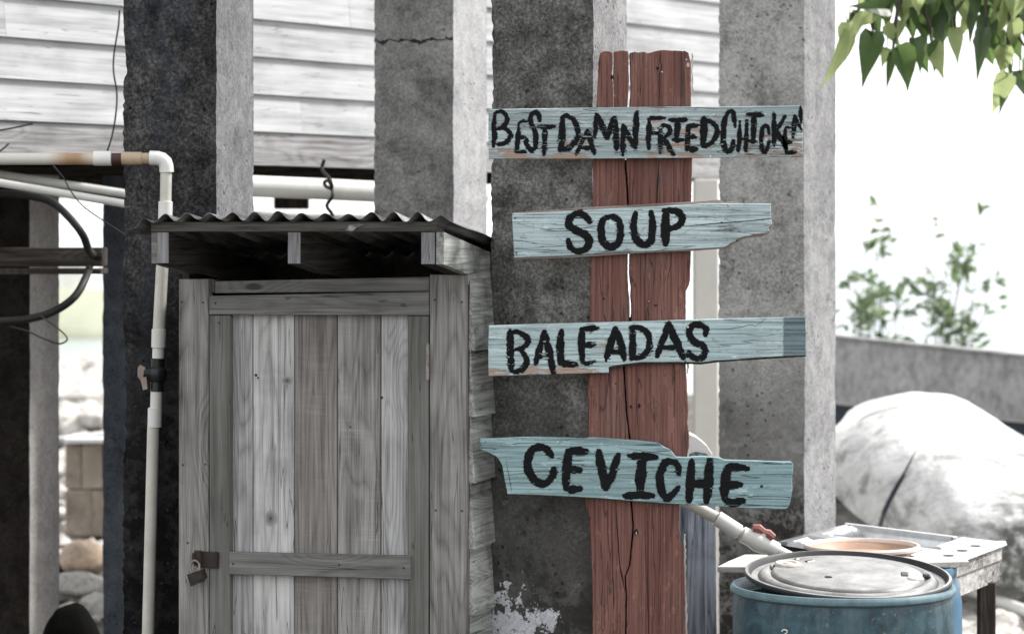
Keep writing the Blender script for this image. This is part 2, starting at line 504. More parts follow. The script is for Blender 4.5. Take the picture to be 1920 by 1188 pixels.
M['pvcbrown'] = simple('pipe_tape_brown', (.045,.018,.013), .55)
M['blackpl'] = simple('black_plastic', (.012,.013,.014), .38, nscale=40, var=.3)
M['rubber'] = simple('black_rubber', (.008,.008,.008), .6, nscale=40, var=.3)
M['beige'] = simple('faded_handle', (.34,.27,.235), .55, dirt=(.12,.09,.07))
M['redpl'] = simple('faded_red_plastic', (.26,.10,.085), .5, var=.2, dirt=(.35,.18,.15), dirtamt=.5)
M['rust'] = simple('rusty_iron', (.025,.018,.014), .75, nscale=60, var=.5, dirt=(.02,.014,.012), dirtamt=.6, bump=.5)
M['hinge'] = simple('dull_steel', (.25,.23,.22), .5, .6, nscale=80, var=.4, dirt=(.06,.035,.03), dirtamt=.7)
M['brass'] = simple('tarnished_brass', (.034,.030,.024), .5, .6, nscale=70, var=.4, dirt=(.03,.022,.015), dirtamt=.6)
M['nail'] = simple('nail_iron', (.02,.018,.017), .7)
t = NT('corrugated_sheet'); v = t.coord()
n = t.noise(t.mapv(v, (1, .25, 1)), 14.0, 6, .7, .3); n2 = t.noise(v, 90.0, 4, .7)
c = t.ramp(n, [(.28, (.035,.030,.028)), (.42, (.075,.072,.07)), (.54, (.19,.19,.19)), (.66, (.40,.405,.41))])
c = t.mix(t.math('MULTIPLY', t.rng(n2, .55, .7), .5), c, (.05,.035,.028))
M['tin'] = t.fin(c, t.rng(n, .3, .7, .8, .55), t.bump(n2, .3, .001), .2, .25)
M['steel'] = simple('stainless_steel', (.62,.63,.64), .30, .85, nscale=25, var=.10, bump=.03, dirt=(.30,.29,.28), dirtamt=.4)
M['terra'] = simple('peach_plastic', (.36,.235,.165), .5, nscale=20, var=.12, dirt=(.30,.15,.09), dirtamt=.35)
M['terrarim'] = simple('peach_rim', (.66,.54,.48), .5, nscale=20, var=.12)
t = NT('old_blue_drum'); v = t.coord(False)
n = t.noise(v, 20.0, 6, .72, .5); st = t.noise(t.mapv(v, (1, 1, .14)), 16.0, 5, .65); n2 = t.noise(v, 60.0, 4, .7)
c = t.mix(t.rng(n, .40, .60), (.011,.034,.045), (.036,.083,.104))
c = t.mix(t.rng(st, .50, .72, 0, .75), c, (.10,.135,.145))
c = t.mix(t.math('MULTIPLY', t.rng(t.noise(v, 13.0, 6, .75, .2), .55, .68), .8), c, (.012,.026,.034))
c = t.mix(t.math('MULTIPLY', t.rng(n2, .62, .7), .4), c, (.30,.34,.34))
M['drum'] = t.fin(c, .5, t.bump(n2, .25, .002), spec=.4)
M['drumrim'] = simple('blue_drum_rim', (.10,.165,.185), .45, nscale=30, var=.25, dirt=(.05,.085,.10), dirtamt=.5)
M['drum2'] = simple('bright_blue_drum', (.04,.11,.185), .45, nscale=12, var=.2, dirt=(.10,.17,.22), dirtamt=.5)
t = NT('dusty_black_lid'); v = t.coord(False); nn = t.noise(v, 10.0, 6, .7, .2); n2 = t.noise(v, 70.0, 4, .7)
gN = t.node('ShaderNodeNewGeometry'); up = t.xyz(gN.outputs['Normal'])[2]
dm = t.math('MULTIPLY', t.rng(up, .55, .92), t.rng(nn, .30, .62, .35, 1.0))
c = t.mix(dm, (.018,.018,.020), (.34,.335,.325))
c = t.mix(t.math('MULTIPLY', t.rng(n2, .58, .7), .4), c, (.06,.06,.06))
M['lid'] = t.fin(c, .42, t.bump(n2, .2, .001), spec=.4)
M['bung'] = simple('chalky_bung', (.45,.42,.38), .6, nscale=60, dirt=(.12,.10,.09), dirtamt=.4)
M['chalk'] = simple('chalk_paint', (.62,.64,.62), .7, nscale=60)
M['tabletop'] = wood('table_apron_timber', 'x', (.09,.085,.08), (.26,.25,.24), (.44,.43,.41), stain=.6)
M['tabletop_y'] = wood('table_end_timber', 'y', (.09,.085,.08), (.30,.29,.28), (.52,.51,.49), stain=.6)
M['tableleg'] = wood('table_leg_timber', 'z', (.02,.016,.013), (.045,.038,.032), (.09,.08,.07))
M['palewood'] = wood('bleached_board', 'x', (.30,.285,.26), (.46,.44,.41), (.60,.58,.55), stain=.1)
M['bluepost'] = wood('blue_grey_post', 'z', (.045,.052,.065), (.12,.135,.165), (.34,.36,.41), ring=1.4, fibre=1.3, stain=.5)
M['hullwhite'] = simple('bleached_white_paint', (.68,.68,.66), .7, nscale=9, var=.1)
M['cream'] = simple('cream_painted_post', (.62,.60,.55), .7, nscale=6, var=.06)
M['white'] = simple('white_paint', (.72,.72,.71), .7, nscale=6, var=.05)
t = NT('bleached_upturned_hull'); v = t.coord(False)
rot = t.node('ShaderNodeMapping'); t.l.new(v, rot.inputs['Vector']); rot.inputs['Rotation'].default_value = (0, R(38), R(20)); rot.inputs['Scale'].default_value = (.35, 2.2, 2.2)
n = t.noise(rot.outputs[0], 3.2, 6, .7, .3); n2 = t.noise(v, 14.0, 5, .7)
X = t.xyz(v)
c = t.ramp(n, [(.30, (.18,.18,.17)), (.40, (.46,.46,.45)), (.47, (.74,.74,.73)), (.62, (.84,.84,.83))])
c = t.mix(t.math('MULTIPLY', t.rng(t.noise(v, 5.0, 7, .8, .4), .48, .62), .5), c, (.30,.30,.29))
gx = t.rng(t.math('ADD', t.math('SUBTRACT', X[0], t.math('MULTIPLY', X[2], 1.5)), t.math('MULTIPLY', n2, .6)), -.62, -.2)
c = t.mix(t.math('MULTIPLY', gx, t.rng(n2, .3, .55)), c, (.10,.10,.09))
M['hull'] = t.fin(c, .85, t.bump(t.math('ADD', n2, t.math('MULTIPLY', n, 1.5)), .6, .025), spec=.15)
M['bulk'] = wood('grey_weathered_plank', 'x', (.20,.20,.20), (.36,.36,.36), (.50,.50,.50), ring=.18, fibre=.6, stain=.5)
M['bulkdark'] = simple('tarred_lower_board', (.015,.022,.032), .8, nscale=8, var=.4)
M['block'] = simple('tan_concrete_block', (.34,.29,.24), .9, nscale=7, var=.3, dirt=(.10,.08,.06), dirtamt=.6)
M['rockpale'] = simple('pale_coral_rock', (.46,.44,.41), .9, nscale=9, var=.35, dirt=(.10,.09,.08), dirtamt=.6, bump=.6)
M['rocktan'] = simple('tan_rock', (.42,.33,.25), .9, nscale=9, var=.3, dirt=(.12,.09,.07), dirtamt=.5, bump=.6)
M['rockdark'] = simple('dark_rock', (.0025,.0025,.002), .95, nscale=9, var=.4, bump=.6, spec=.05)
M['boatcream'] = simple('pale_yellow_hull', (.82,.80,.60), .5, nscale=3, var=.05)
t = NT('soil_and_gravel'); v = t.coord(False); n = t.noise(v, 3.0, 6, .7); n2 = t.noise(v, 26.0, 6, .75)
c = t.ramp(t.math('ADD', t.math('MULTIPLY', n, .5), t.math('MULTIPLY', n2, .5)), [(.38, (.035,.032,.028)), (.5, (.11,.10,.085)), (.62, (.26,.245,.22))])
M['soil'] = t.fin(c, .95, t.bump(n2, .8, .03))
t = NT('sea_water'); v = t.coord(False); n = t.noise(t.mapv(v, (.35, 1, 1)), 2.2, 5, .6, .3)
M['sea'] = t.fin((.30,.34,.35), .22, t.bump(n, .55, .25), spec=.6)

t = NT('wood_knot'); tc = t.node('ShaderNodeTexCoord'); v = t.vmath('SUBTRACT', tc.outputs['Generated'], (.5, .5, .5))
ln = t.node('ShaderNodeVectorMath', operation='LENGTH'); t.l.new(t.mapv(v, (1, 0, 1)), ln.inputs[0]); n = t.noise(tc.outputs['Generated'], 5.0, 4, .7)
d = t.math('ADD', ln.outputs['Value'], t.math('MULTIPLY', n, .22))
rg = t.math('ABSOLUTE', t.math('SINE', t.math('MULTIPLY', d, 34.0)))
c = t.ramp(d, [(.13, (.03,.028,.026)), (.22, (.14,.13,.125)), (.42, (.24,.235,.23)), (.60, (.34,.335,.33))])
M['knot'] = t.fin(t.mix(t.math('MULTIPLY', rg, .25), c, (.11,.105,.10)), .9, t.bump(rg, .4, .0008), spec=.1)

def leafmat(name, c1, c2, trans):
    t = NT(name); v = t.coord(); n = t.noise(v, 14.0, 3, .6)
    col = t.mix(t.rng(n, .35, .65), c1, c2)
    t.fin(col, .38, spec=.5)
    tr = t.n.new('ShaderNodeBsdfTranslucent'); t.put(tr.inputs['Color'], t.mix(.5, col, trans))
    mx = t.n.new('ShaderNodeMixShader'); mx.inputs[0].default_value = .55
    t.l.new(t.b.outputs[0], mx.inputs[1]); t.l.new(tr.outputs[0], mx.inputs[2]); t.l.new(mx.outputs[0], t.out.inputs['Surface'])
    return t.m
M['leafdark'] = leafmat('green_leaf', (.030,.055,.024), (.055,.095,.04), (.22,.34,.10))
M['leafpale'] = leafmat('sunlit_leaf', (.22,.29,.11), (.34,.40,.18), (.62,.70,.34))  # paler copy: sunlight coming through the leaf is put into its colour
M['leafshrub'] = leafmat('shrub_leaf', (.10,.15,.08), (.17,.24,.12), (.3,.4,.2))
M['twig'] = simple('twig_bark', (.05,.042,.035), .85)

CONC = dict(
 p1=concrete('mould_and_shade_concrete', (.010,.010,.011), (.040,.040,.040), (.13,.13,.13), moss=.30, pits=.8, blue=.5, lowstain_shade=(1.2, 1.9), lowcol=(.0035,.0035,.0035)),  # mould, plus shade painted near black low on the front
 p3=concrete('stained_grey_concrete', (.040,.039,.037), (.120,.118,.112), (.29,.285,.272), moss=.16, lowstain_shade=(.8, 1.5), lowcol=(.030,.029,.027), pits=.6, whitepatch=[(-.075,.74,.080,.125),(.02,.81,.030,.03)]),  # front darker than its side: stain, plus shade in the colour
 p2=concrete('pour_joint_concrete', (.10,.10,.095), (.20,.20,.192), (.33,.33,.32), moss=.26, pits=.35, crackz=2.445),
 p4=concrete('pale_grey_concrete', (.17,.17,.163), (.35,.347,.333), (.50,.495,.48), moss=.18, pits=.6, lowstain_shade=(.85, 1.5), lowcol=(.035,.032,.028)),
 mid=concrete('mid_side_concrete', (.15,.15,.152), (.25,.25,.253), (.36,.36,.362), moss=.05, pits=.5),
 dull=concrete('dull_side_concrete', (.10,.10,.103), (.17,.17,.174), (.26,.26,.265), moss=.0, pits=.45),  # side toned down: its shade is put into the colour
 litside=concrete('sunlit_side_concrete', (.25,.25,.255), (.36,.36,.365), (.48,.48,.485), moss=-.2, pits=.3),  # paler copy for a side facing the sun, light put into the colour
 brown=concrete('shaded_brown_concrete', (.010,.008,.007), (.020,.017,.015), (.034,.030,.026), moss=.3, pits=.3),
 warm=concrete('warm_grey_concrete', (.22,.205,.195), (.33,.315,.30), (.43,.41,.395), moss=-.1, pits=.3),
 bluish=concrete('blue_grey_concrete', (.035,.040,.048), (.065,.073,.086), (.10,.11,.128), moss=.1, pits=.4),
)
# ------------------------------------------------------------------ setting: ground, sea
def rock_mesh(seed, sub=2, flat=.7):
    bm = bmesh.new(); bmesh.ops.create_icosphere(bm, subdivisions=sub, radius=1)
    for v in bm.verts:
        p = v.co.copy()
        d = 1 + .38 * mnoise.noise(p * 1.1 + Vector((seed * 3.3, 0, 0))) + .16 * mnoise.noise(p * 3 + Vector((0, seed * 5.1, 0))) + .05 * mnoise.noise(p * 8)
        v.co = Vector((p.x * d, p.y * d, p.z * d * flat))
    for f in bm.faces: f.smooth = sub > 2
    return bm

g = MB()
nx, ny = 60, 90
xs = np.concatenate([np.linspace(-400, -12, 8), np.linspace(-10, 12, 44), np.linspace(14, 400, 8)])
ys = np.concatenate([np.linspace(-300, 4, 8), np.linspace(5, 30, 60), np.array([31, 32.5, 34, 37, 45])])
vs_ = []
for y in ys:
    for x in xs:
        z = .05 * mnoise.noise(Vector((x * .8, y * .8, 0))) + .02 * mnoise.noise(Vector((x * 3, y * 3, 4)))
        if y > 30: z -= (y - 30) * .09
        vs_.append((float(x), float(y), z))
nxx = len(xs)
fs_ = [(j*nxx+i, j*nxx+i+1, (j+1)*nxx+i+1, (j+1)*nxx+i) for j in range(len(ys)-1) for i in range(nxx-1)]
g.add(vs_, fs_)
o = g.build('ground', M['soil'], base=Matrix.Identity(4), smooth=True); tag(o, kind='structure')
s = MB(); s.add([(-9000, 31, -.32), (9000, 31, -.32), (9000, 15000, -.32), (-9000, 15000, -.32)], [(0, 1, 2, 3)])
o = s.build('sea', M['sea'], base=Matrix.Identity(4)); tag(o, kind='structure')

# ------------------------------------------------------------------ concrete piers
def pier(name, pxl, pxr, Yr, yaw, z1, mf, ms, label, pxs=None, depth=None, cell=.011, rag_l=.006, rag_r=.005, group='concrete piers under the house', zlo=.62, zhi=2.75, seed=0, bulge=0):
    a = R(yaw)
    X0 = (pxr - CX) / F * Yr
    w = -plane_u(pxl, X0, Yr, a)
    d = plane_v(pxs, X0, Yr, a) if pxs else (depth or w)
    dd = max(d, w * .85) if not depth else depth
    M_ = Matrix.Translation((X0, Yr, 0)) @ Matrix.Rotation(-a, 4, 'Z')
    # perimeter going: front left->right, right side front->back, back, left
    per = []
    nf = int(w / cell); ns = int(dd / cell)
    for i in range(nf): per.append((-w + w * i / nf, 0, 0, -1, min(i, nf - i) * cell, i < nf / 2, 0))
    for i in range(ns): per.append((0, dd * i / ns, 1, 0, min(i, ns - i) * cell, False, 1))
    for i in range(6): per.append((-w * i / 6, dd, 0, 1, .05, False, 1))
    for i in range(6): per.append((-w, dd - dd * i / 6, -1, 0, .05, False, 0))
    zz = [-.2, .2, .45] + list(np.arange(zlo, min(zhi, z1), cell))
    if z1 > zz[-1] + .05: zz += [z1]
    n = len(per); V = []; Fc = []
    for z in zz:
        for (x, y, nx_, ny_, ce, left, side) in per:
            P = Vector((x * 9 + seed, y * 9, z * 9))
            disp = .0030 * mnoise.noise(P * .35) + .0016 * mnoise.noise(P * 1.6) + .0012 * mnoise.noise(P * 5)
            px_, py_ = x + nx_ * disp, y + ny_ * disp
            # chipped arrises
            for (cxx, cyy, rag) in ((-w, 0, rag_l), (0, 0, rag_r), (0, dd, rag_r * .7)):
                dist = math.hypot(x - cxx, y - cyy)
                if dist < .034:
                    k = (1 - dist / .034)
                    ch = rag * (.45 + .9 * abs(mnoise.noise(Vector((z * 26 + cxx * 50, seed, cyy * 31)))) + 1.1 * max(0, mnoise.noise(Vector((z * 8, seed + 5, cxx * 20)))) + .5 * mnoise.noise(Vector((z * 90, seed, x * 60)))) * k
                    cxn, cyn = (-w / 2 - x), (dd / 2 - y); L = math.hypot(cxn, cyn)
                    px_ += cxn / L * ch; py_ += cyn / L * ch
            V.append(M_ @ Vector((px_, py_, z)))
    m = len(zz)
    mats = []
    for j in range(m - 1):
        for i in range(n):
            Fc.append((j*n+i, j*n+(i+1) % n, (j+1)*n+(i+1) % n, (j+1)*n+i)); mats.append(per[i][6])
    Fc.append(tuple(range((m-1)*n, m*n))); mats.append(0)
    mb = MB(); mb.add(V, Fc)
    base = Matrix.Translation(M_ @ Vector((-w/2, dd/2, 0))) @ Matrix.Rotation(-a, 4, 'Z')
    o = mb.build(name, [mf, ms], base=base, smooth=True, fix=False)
    o.data.polygons.foreach_set('material_index', mats)  # fronts darker, right sides paler: fall of light put into the colours
    tag(o, label, 'pier', group)
    return o

pier('concrete_pier', 227, 407, 7.35, 13.6, 3.4, CONC['p1'], CONC['dull'], 'near black concrete pier with mould and painted-in shade, left of the shed behind the white pipe', pxs=477, rag_l=.013, seed=1)
pier('concrete_pier', 700, 851, 8.8, 22.3, 3.4, CONC['p2'], CONC['litside'], 'mid grey concrete pier with a rough crack across it behind the shed roof', pxs=914, seed=2)
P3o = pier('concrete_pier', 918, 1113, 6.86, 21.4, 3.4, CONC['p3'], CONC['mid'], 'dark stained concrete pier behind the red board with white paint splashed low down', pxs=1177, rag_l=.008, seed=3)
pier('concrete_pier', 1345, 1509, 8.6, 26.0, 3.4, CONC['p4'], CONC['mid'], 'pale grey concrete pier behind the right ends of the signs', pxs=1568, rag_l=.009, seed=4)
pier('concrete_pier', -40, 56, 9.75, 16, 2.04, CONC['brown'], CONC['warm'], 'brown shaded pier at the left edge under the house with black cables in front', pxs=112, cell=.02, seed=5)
pier('concrete_pier', 191, 262, 9.9, 12, 2.04, CONC['bluish'], CONC['bluish'], 'slim blue grey pier seen just left of the near black pier', pxs=290, cell=.02, seed=6)

# ------------------------------------------------------------------ house behind: clapboard wall on a raised floor
psi = R(53)
HX0, HY0 = -1.728, 9.0
house = empty('raised_house', (HX0, HY0, 2.0), psi)
tag(house, 'raised white clapboard house behind the concrete piers, its grey skirt board above open ground', 'house')
def hu(px):
    k = (px - CX) / F
    return (k * HY0 - HX0) / (math.cos(psi) - k * math.sin(psi))
HM = Matrix.Translation((HX0, HY0, 0)) @ Matrix.Rotation(psi, 4, 'Z')
u0, u1 = -1.6, hu(1450)
zb = 2.187; ph = .1405
for r_ in range(9):
    z0_ = zb + r_ * ph
    joints = [u0, hu(4) if r_ % 3 == 2 else hu(-60 - 30 * r_), hu(560 + 90 * ((r_ * 7) % 5)), u1]
    if r_ == 3: joints = [u0, hu(-40), hu(650), u1]
    for a_, b_ in zip(joints[:-1], joints[1:]):
        mb = MB(); mb.M = HM @ Matrix.Translation((0, rnd.uniform(-.001, .001), 0))
        mb.prism([(a_ + .001, -.020, z0_), (a_ + .001, -.004, z0_ + ph + .008), (a_ + .001, .004, z0_ + ph + .008), (a_ + .001, -.002, z0_)], (b_ - a_ - .002, 0, 0))
        mb.build('plank', M['siding'], house)
mb = MB(); mb.M = HM; mb.box((u0, .006, 2.12), (u1, 3.6, 3.9)); mb.build('wall', M['white'], house)
mb = MB(); mb.M = HM; mb.bbox((u0, -.012, 2.06), (u1, .004, 2.183), .002); mb.build('skirt_board', M['skirt'], house)
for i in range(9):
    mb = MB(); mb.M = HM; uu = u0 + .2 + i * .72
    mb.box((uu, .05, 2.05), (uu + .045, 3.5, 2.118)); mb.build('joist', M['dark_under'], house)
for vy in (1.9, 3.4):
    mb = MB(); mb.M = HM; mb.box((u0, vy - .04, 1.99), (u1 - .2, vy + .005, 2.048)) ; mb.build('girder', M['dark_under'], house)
mb = MB(); mb.M = HM
mb.prism([(u0-.2, -.35, 3.86), (u0-.2, 1.8, 4.6), (u0-.2, 3.95, 3.86)], (u1 - u0 + .4, 0, 0)); mb.build('roof', M['tin'], house)

# cream post carrying the far corner of the house
mb = MB(); Yp = 12.0
mb.bbox(tuple(W(1302, 2000, Yp))[:2] + (0,), ((1347 - CX)/F*Yp, Yp + .1, 2.05), .004); o = mb.build('cream_post', M['cream']); tag(o, 'narrow cream painted post seen between the red board and the pale right pier', 'post')
# timber stub under the far part of the floor
mb = MB(); mb.bbox((W(513, 0, 12.5).x, 12.5, 1.5), (W(576, 0, 12.5).x, 12.6, 1.975), .004); 
mb = MB(); a_ = W(513, 392, 12.5); b_ = W(577, 369, 12.5); mb.bbox((a_.x, 12.5, a_.z), (b_.x, 12.6, b_.z), .004)
o = mb.build('brown_block', M['tableleg']); tag(o, 'short brown timber block under the house behind the white pipes', 'timber')

# ------------------------------------------------------------------ pipes and cables under the house
def pipe(name, pts, r, mat, label, cat='pipe', n=14, group=None, sm=True, parent=None, curve=0):
    p = [W(*q) for q in pts]
    if curve: p = catmull(p, curve)
    mb = MB(); mb.tube(p, r, n)
    o = mb.build(name, mat, parent, smooth=sm)
    if parent is None: tag(o, label, cat, group)
    return o
pipe('water_pipe', [(-60, 333, 8.7), (228, 381, 8.7), (380, 407, 8.7)], 7.5/F*8.7, M['pvcw'], 'thin white pipe sloping down to the right under the house, nearer and lower one')
pipe('water_pipe', [(-20, 325, 9.35), (228, 362, 9.35), (478, 401, 9.35), (720, 409, 9.35)], 8/F*9.35, M['pvcw'], 'white pipe passing behind the near black pier, the upper one at its left', curve=4)
pipe('drain_pipe', [(300, 342, 9.2), (600, 354, 9.5), (905, 369, 9.9)], 20/F*9.5, M['pvcw'], 'thick white drain pipe under the house above the shed roof')
pipe('cable', [(608, 300, 9.3), (604, 318, 9.3), (618, 335, 9.2), (622, 352, 9.2), (612, 350, 9.25), (608, 342, 9.3), (617, 340, 9.25), (624, 365, 9.2), (613, 385, 9.2), (622, 400, 9.2), (626, 415, 9.2)], .0062, M['rubber'], 'knotted black cable hanging above the corrugated shed roof', 'cable', 8, curve=6)
pipe('cable', [(-20, 362, 9.1), (45, 366, 9.0), (95, 378, 8.95), (130, 408, 8.9), (155, 440, 8.9), (166, 468, 9.0), (175, 480, 9.3), (168, 500, 9.3), (162, 518, 9.0), (140, 556, 8.9), (100, 584, 8.9), (50, 598, 8.9), (-20, 604, 8.9)], 7.5/F*8.9, M['rubber'], 'thick black cable looping round the brown beam at the left edge', 'cable', 10, curve=8)
pipe('wire', [(75, 592, 8.8), (105, 612, 8.8), (126, 634, 8.8), (112, 644, 8.8), (85, 636, 8.8), (55, 622, 8.8), (20, 612, 8.8)], .0028, M['rubber'], 'thin dark wire hanging in a loop beneath the thick black cable', 'wire', 6, curve=6)
pipe('wire', [(98, 308, 8.4), (120, 335, 8.4), (132, 357, 8.4), (160, 390, 8.4), (228, 436, 8.4), (250, 452, 8.4)], .0024, M['rubber'], 'thin wire slanting down from the horizontal pipe to the near black pier', 'wire', 6, curve=6)
pipe('wire', [(224, 20, 8.6), (222, 50, 8.6), (214, 100, 8.6), (213, 135, 8.6), (219, 175, 8.6), (217, 215, 8.6), (210, 255, 8.6), (201, 284, 8.6)], .0030, M['rubber'], 'dark wire running down the white siding beside the near black pier', 'wire', 6, curve=6)
pipe('twig', [(-10, 246, 8.6), (25, 240, 8.6), (62, 232, 8.6)], .003, M['twig'], 'upper dark twig in front of the grey skirt board at the left edge', 'twig', 5)
pipe('twig', [(-10, 290, 8.6), (6, 279, 8.6), (17, 269, 8.6)], .003, M['twig'], 'lower short dark twig at the left edge above the horizontal pipe', 'twig', 5)
# brown beam between the piers
bb = empty('prop_beam', W(90, 500, 9.3)); tag(bb, 'dark brown double beam wedged between the two left piers', 'beam')
mb = MB(); a_ = W(-80, 500, 9.25); b_ = W(192, 464, 9.25); mb.bbox((a_.x, 9.25, a_.z), (b_.x, 9.37, b_.z), .004); mb.build('upper_beam', M['beam'], bb)
mb = MB(); a_ = W(-80, 514, 9.25); b_ = W(191, 503, 9.25); mb.bbox((a_.x, 9.235, a_.z), (b_.x, 9.39, b_.z), .003); mb.build('lower_board', M['beam'], bb)

# ------------------------------------------------------------------ the white water line on the dark pier
pl = empty('standpipe', (W(290, 0, 7.31).x, 7.31, 0)); tag(pl, 'cream water pipe with elbow and black valve running down the near black pier', 'pipe')
YP = 7.31
rp = 11.3 / F * YP
def seg(name, pts, r, mat, n=18, parent=pl):
    mb = MB(); mb.tube([W(x, y, YP) for x, y in pts], r, n); return mb.build(name, mat, parent, smooth=True)
h1 = MB(); h1.tube([W(x, 298, YP) for x in (-120, -20, 60, 110, 140, 176)], rp, 18); o_ = h1.build('horizontal_pipe', M['pvcburn'], pl, smooth=True)
seg('coupling', [(175, 297), (176, 297), (209, 297), (210, 297)], [rp*.9, rp*1.22, rp*1.22, rp*.9], M['pvcw'])
seg('taped_section', [(209, 298), (229, 298)], rp*.98, M['pvcbrown'])
seg('stained_section', [(228, 297), (229, 297), (266, 297), (267, 297)], [rp*.9, rp*1.08, rp*1.08, rp*.9], M['pvctan'])
seg('stained_ring', [(266, 297), (282, 297)], rp*.93, M['pvctan'])
e = [W(x, y, YP) for x, y in [(280, 296), (281, 296), (296, 296.5), (304, 299), (309.5, 304), (312, 312), (312.5, 323), (312.5, 324)]]
mb = MB(); mb.tube(e, [rp*.95] + [rp*1.2]*6 + [rp*.95], 18); mb.build('elbow', M['pvcw'], pl, smooth=True)
seg('riser', [(311.5, 322), (310.5, 380)], rp*.96, M['pvc'])
seg('coupling', [(310.5, 377), (310.5, 378), (309.5, 419), (309.4, 420)], [rp*.9, rp*1.18, rp*1.18, rp*.9], M['pvcw'])
seg('downpipe', [(309.5, 418), (304, 505), (298, 618)], rp*1.03, M['pvc'])
seg('coupling', [(298, 616), (298, 617), (297, 651), (297, 652)], [rp*.9, rp*1.2, rp*1.18, rp*.9], M['pvcw'])
seg('nipple', [(297, 650), (296.5, 672)], rp*.98, M['pvcw'])
vb_ = MB(); vb_.tube([W(x, y, YP) for x, y in [(296, 671), (296, 672), (295.8, 688), (295.3, 691), (295, 700), (294.7, 711), (294.5, 716), (294, 733), (294, 734)]], [rp*.95, rp*1.12, rp*1.08, rp*1.45, rp*1.62, rp*1.45, rp*1.08, rp*1.12, rp*.95], 18)
vo = vb_.build('valve', M['blackpl'], pl, smooth=True)
st_ = MB(); st_.tube([W(292, 700, YP), W(280, 700, YP - .005), W(268, 699, YP - .01)], [rp*1.1, rp*1.0, rp*.9], 12); st_.build('valve_stem', M['blackpl'], vo, smooth=True)
hd = MB()
slab([(258, 690), (262, 684), (272, 689), (275, 708), (277, 729), (268, 731), (264, 714), (258, 706)], YP - .02, .018, .1, 8, 1.0, hd)
hd.build('valve_handle', M['beige'], vo)
seg('nipple', [(293.5, 733), (292.5, 767)], rp*.98, M['pvcw'])
seg('coupling', [(290.8, 764), (290.7, 765), (290, 800), (290, 801)], [rp*.9, rp*1.18, rp*1.18, rp*.9], M['pvcw'])
seg('downpipe', [(287.5, 799), (277.5, 1188), (272, 1500), (268, 1690)], rp*1.0, M['pvc'])

# ------------------------------------------------------------------ the shed
SA = R(17)
SX, SY = (877 - CX) / F * 6.8, 6.8
shed = empty('wooden_shed', (SX, SY, 0), -SA)
tag(shed, 'small weathered grey timber shed with a padlocked plank door and corrugated roof', 'shed')
SM = Matrix.Translation((SX, SY, 0)) @ Matrix.Rotation(-SA, 4, 'Z')
def suz(px, py, v=0.0):
    X = SX + v * math.sin(SA); Y = SY + v * math.cos(SA)
    u = plane_u(px, X, Y, SA)
    return u, EYE + (HY - py) / F * (Y - u * math.sin(SA))
def sboard(name, corners, vf, th, mat, parent=shed, r=.0018, jit=.0006):
    """corners in photo px (tl, tr, br, bl) on the plane v=vf; board goes back by th"""
    c = [suz(x, y, vf) for x, y in corners]
    c = [(u + rnd.uniform(-jit, jit), z + rnd.uniform(-jit, jit)) for u, z in c]
    mb = MB(); mb.M = SM
    cu = sum(p[0] for p in c) / 4; cz = sum(p[1] for p in c) / 4
    def ins(p):
        return (p[0] + math.copysign(r, cu - p[0]), p[1] + math.copysign(r, cz - p[1]))
    f0 = [(ins(p)[0], vf, ins(p)[1]) for p in c]
    f1 = [(p[0], vf + r, p[1]) for p in c]; f2 = [(p[0], vf + th, p[1]) for p in c]
    vs = f0 + f1 + f2
    fs = [(0, 1, 2, 3), (11, 10, 9, 8)]
    for i in range(4):
        j = (i + 1) % 4
        fs += [(i, 4+i, 4+j, j), (4+i, 8+i, 8+j, 4+j)]
    mb.add(vs, fs)
    return mb.build(name, mat, parent)
BOT = 1690
sboard('corner_board', [(335, 523), (390.5, 523), (390.5, BOT), (335, BOT)], -.012, .03, M['grey_z'])
sboard('corner_board', [(806, 515), (874.5, 515), (878, BOT-30), (806, BOT-30)], -.012, .03, M['grey_z'])
sboard('lintel', [(403, 527), (805, 519), (805, 546), (403, 550)], .0, .03, M['grey_x'])
sboard('inner_jamb', [(391, 524), (402, 524), (402, 548), (391, 548)], .012, .03, M['stile'])
door = empty('door', (0, 0, 0)); door.parent = shed; ROOTM[door] = ROOTM[shed]
sboard('top_rail', [(392, 555), (804, 547), (804, 591), (392, 590)], -.014, .024, M['grey_x'], door)
sboard('stile', [(392, 591), (431, 591), (431, BOT-40), (392, BOT-40)], -.010, .02, M['stile'], door)
sboard('stile', [(765.5, 592), (803.5, 592), (803.5, BOT-60), (765.5, BOT-60)], -.010, .02, M['stile'], door)
sboard('ledge_rail', [(429, 1034), (770, 1042), (770, 1085), (429, 1076)], -.016, .02, M['grey_x'], door)
sboard('ledge_rail', [(432, 1560), (765, 1580), (765, 1625), (432, 1600)], -.010, .02, M['grey_x'], door)
for (x0_, x1_, mm) in [(434, 473.3, 'plank_cool'), (474.6, 550.8, 'plank_pale'), (552.2, 632, 'plank_warm'), (633.4, 713, 'plank_mid'), (714.6, 766, 'plank_cool')]:
    sboard('plank', [(x0_, 585), (x1_, 585), (x1_, BOT-50), (x0_, BOT-50)], .012 + rnd.uniform(-.001, .001), .018, M[mm], door)
sboard('side_strip', [(427, 588), (435, 588), (435, BOT-50), (427, BOT-50)], .006, .03, M['tableleg'], door)
# hinge
hg = MB(); hu_, hz_ = suz(802, 678, -.02); hg.M = SM
for k in range(5):
    zc = hz_ + (k - 2) * .0178
    hg.tube([(hu_, -.021, zc - .0083), (hu_, -.021, zc + .0083)], .0048, 10)
hg.tube([(hu_, -.021, hz_ - .048), (hu_, -.021, hz_ + .048)], .003, 8)
hg.build('hinge', M['hinge'], door, smooth=True)
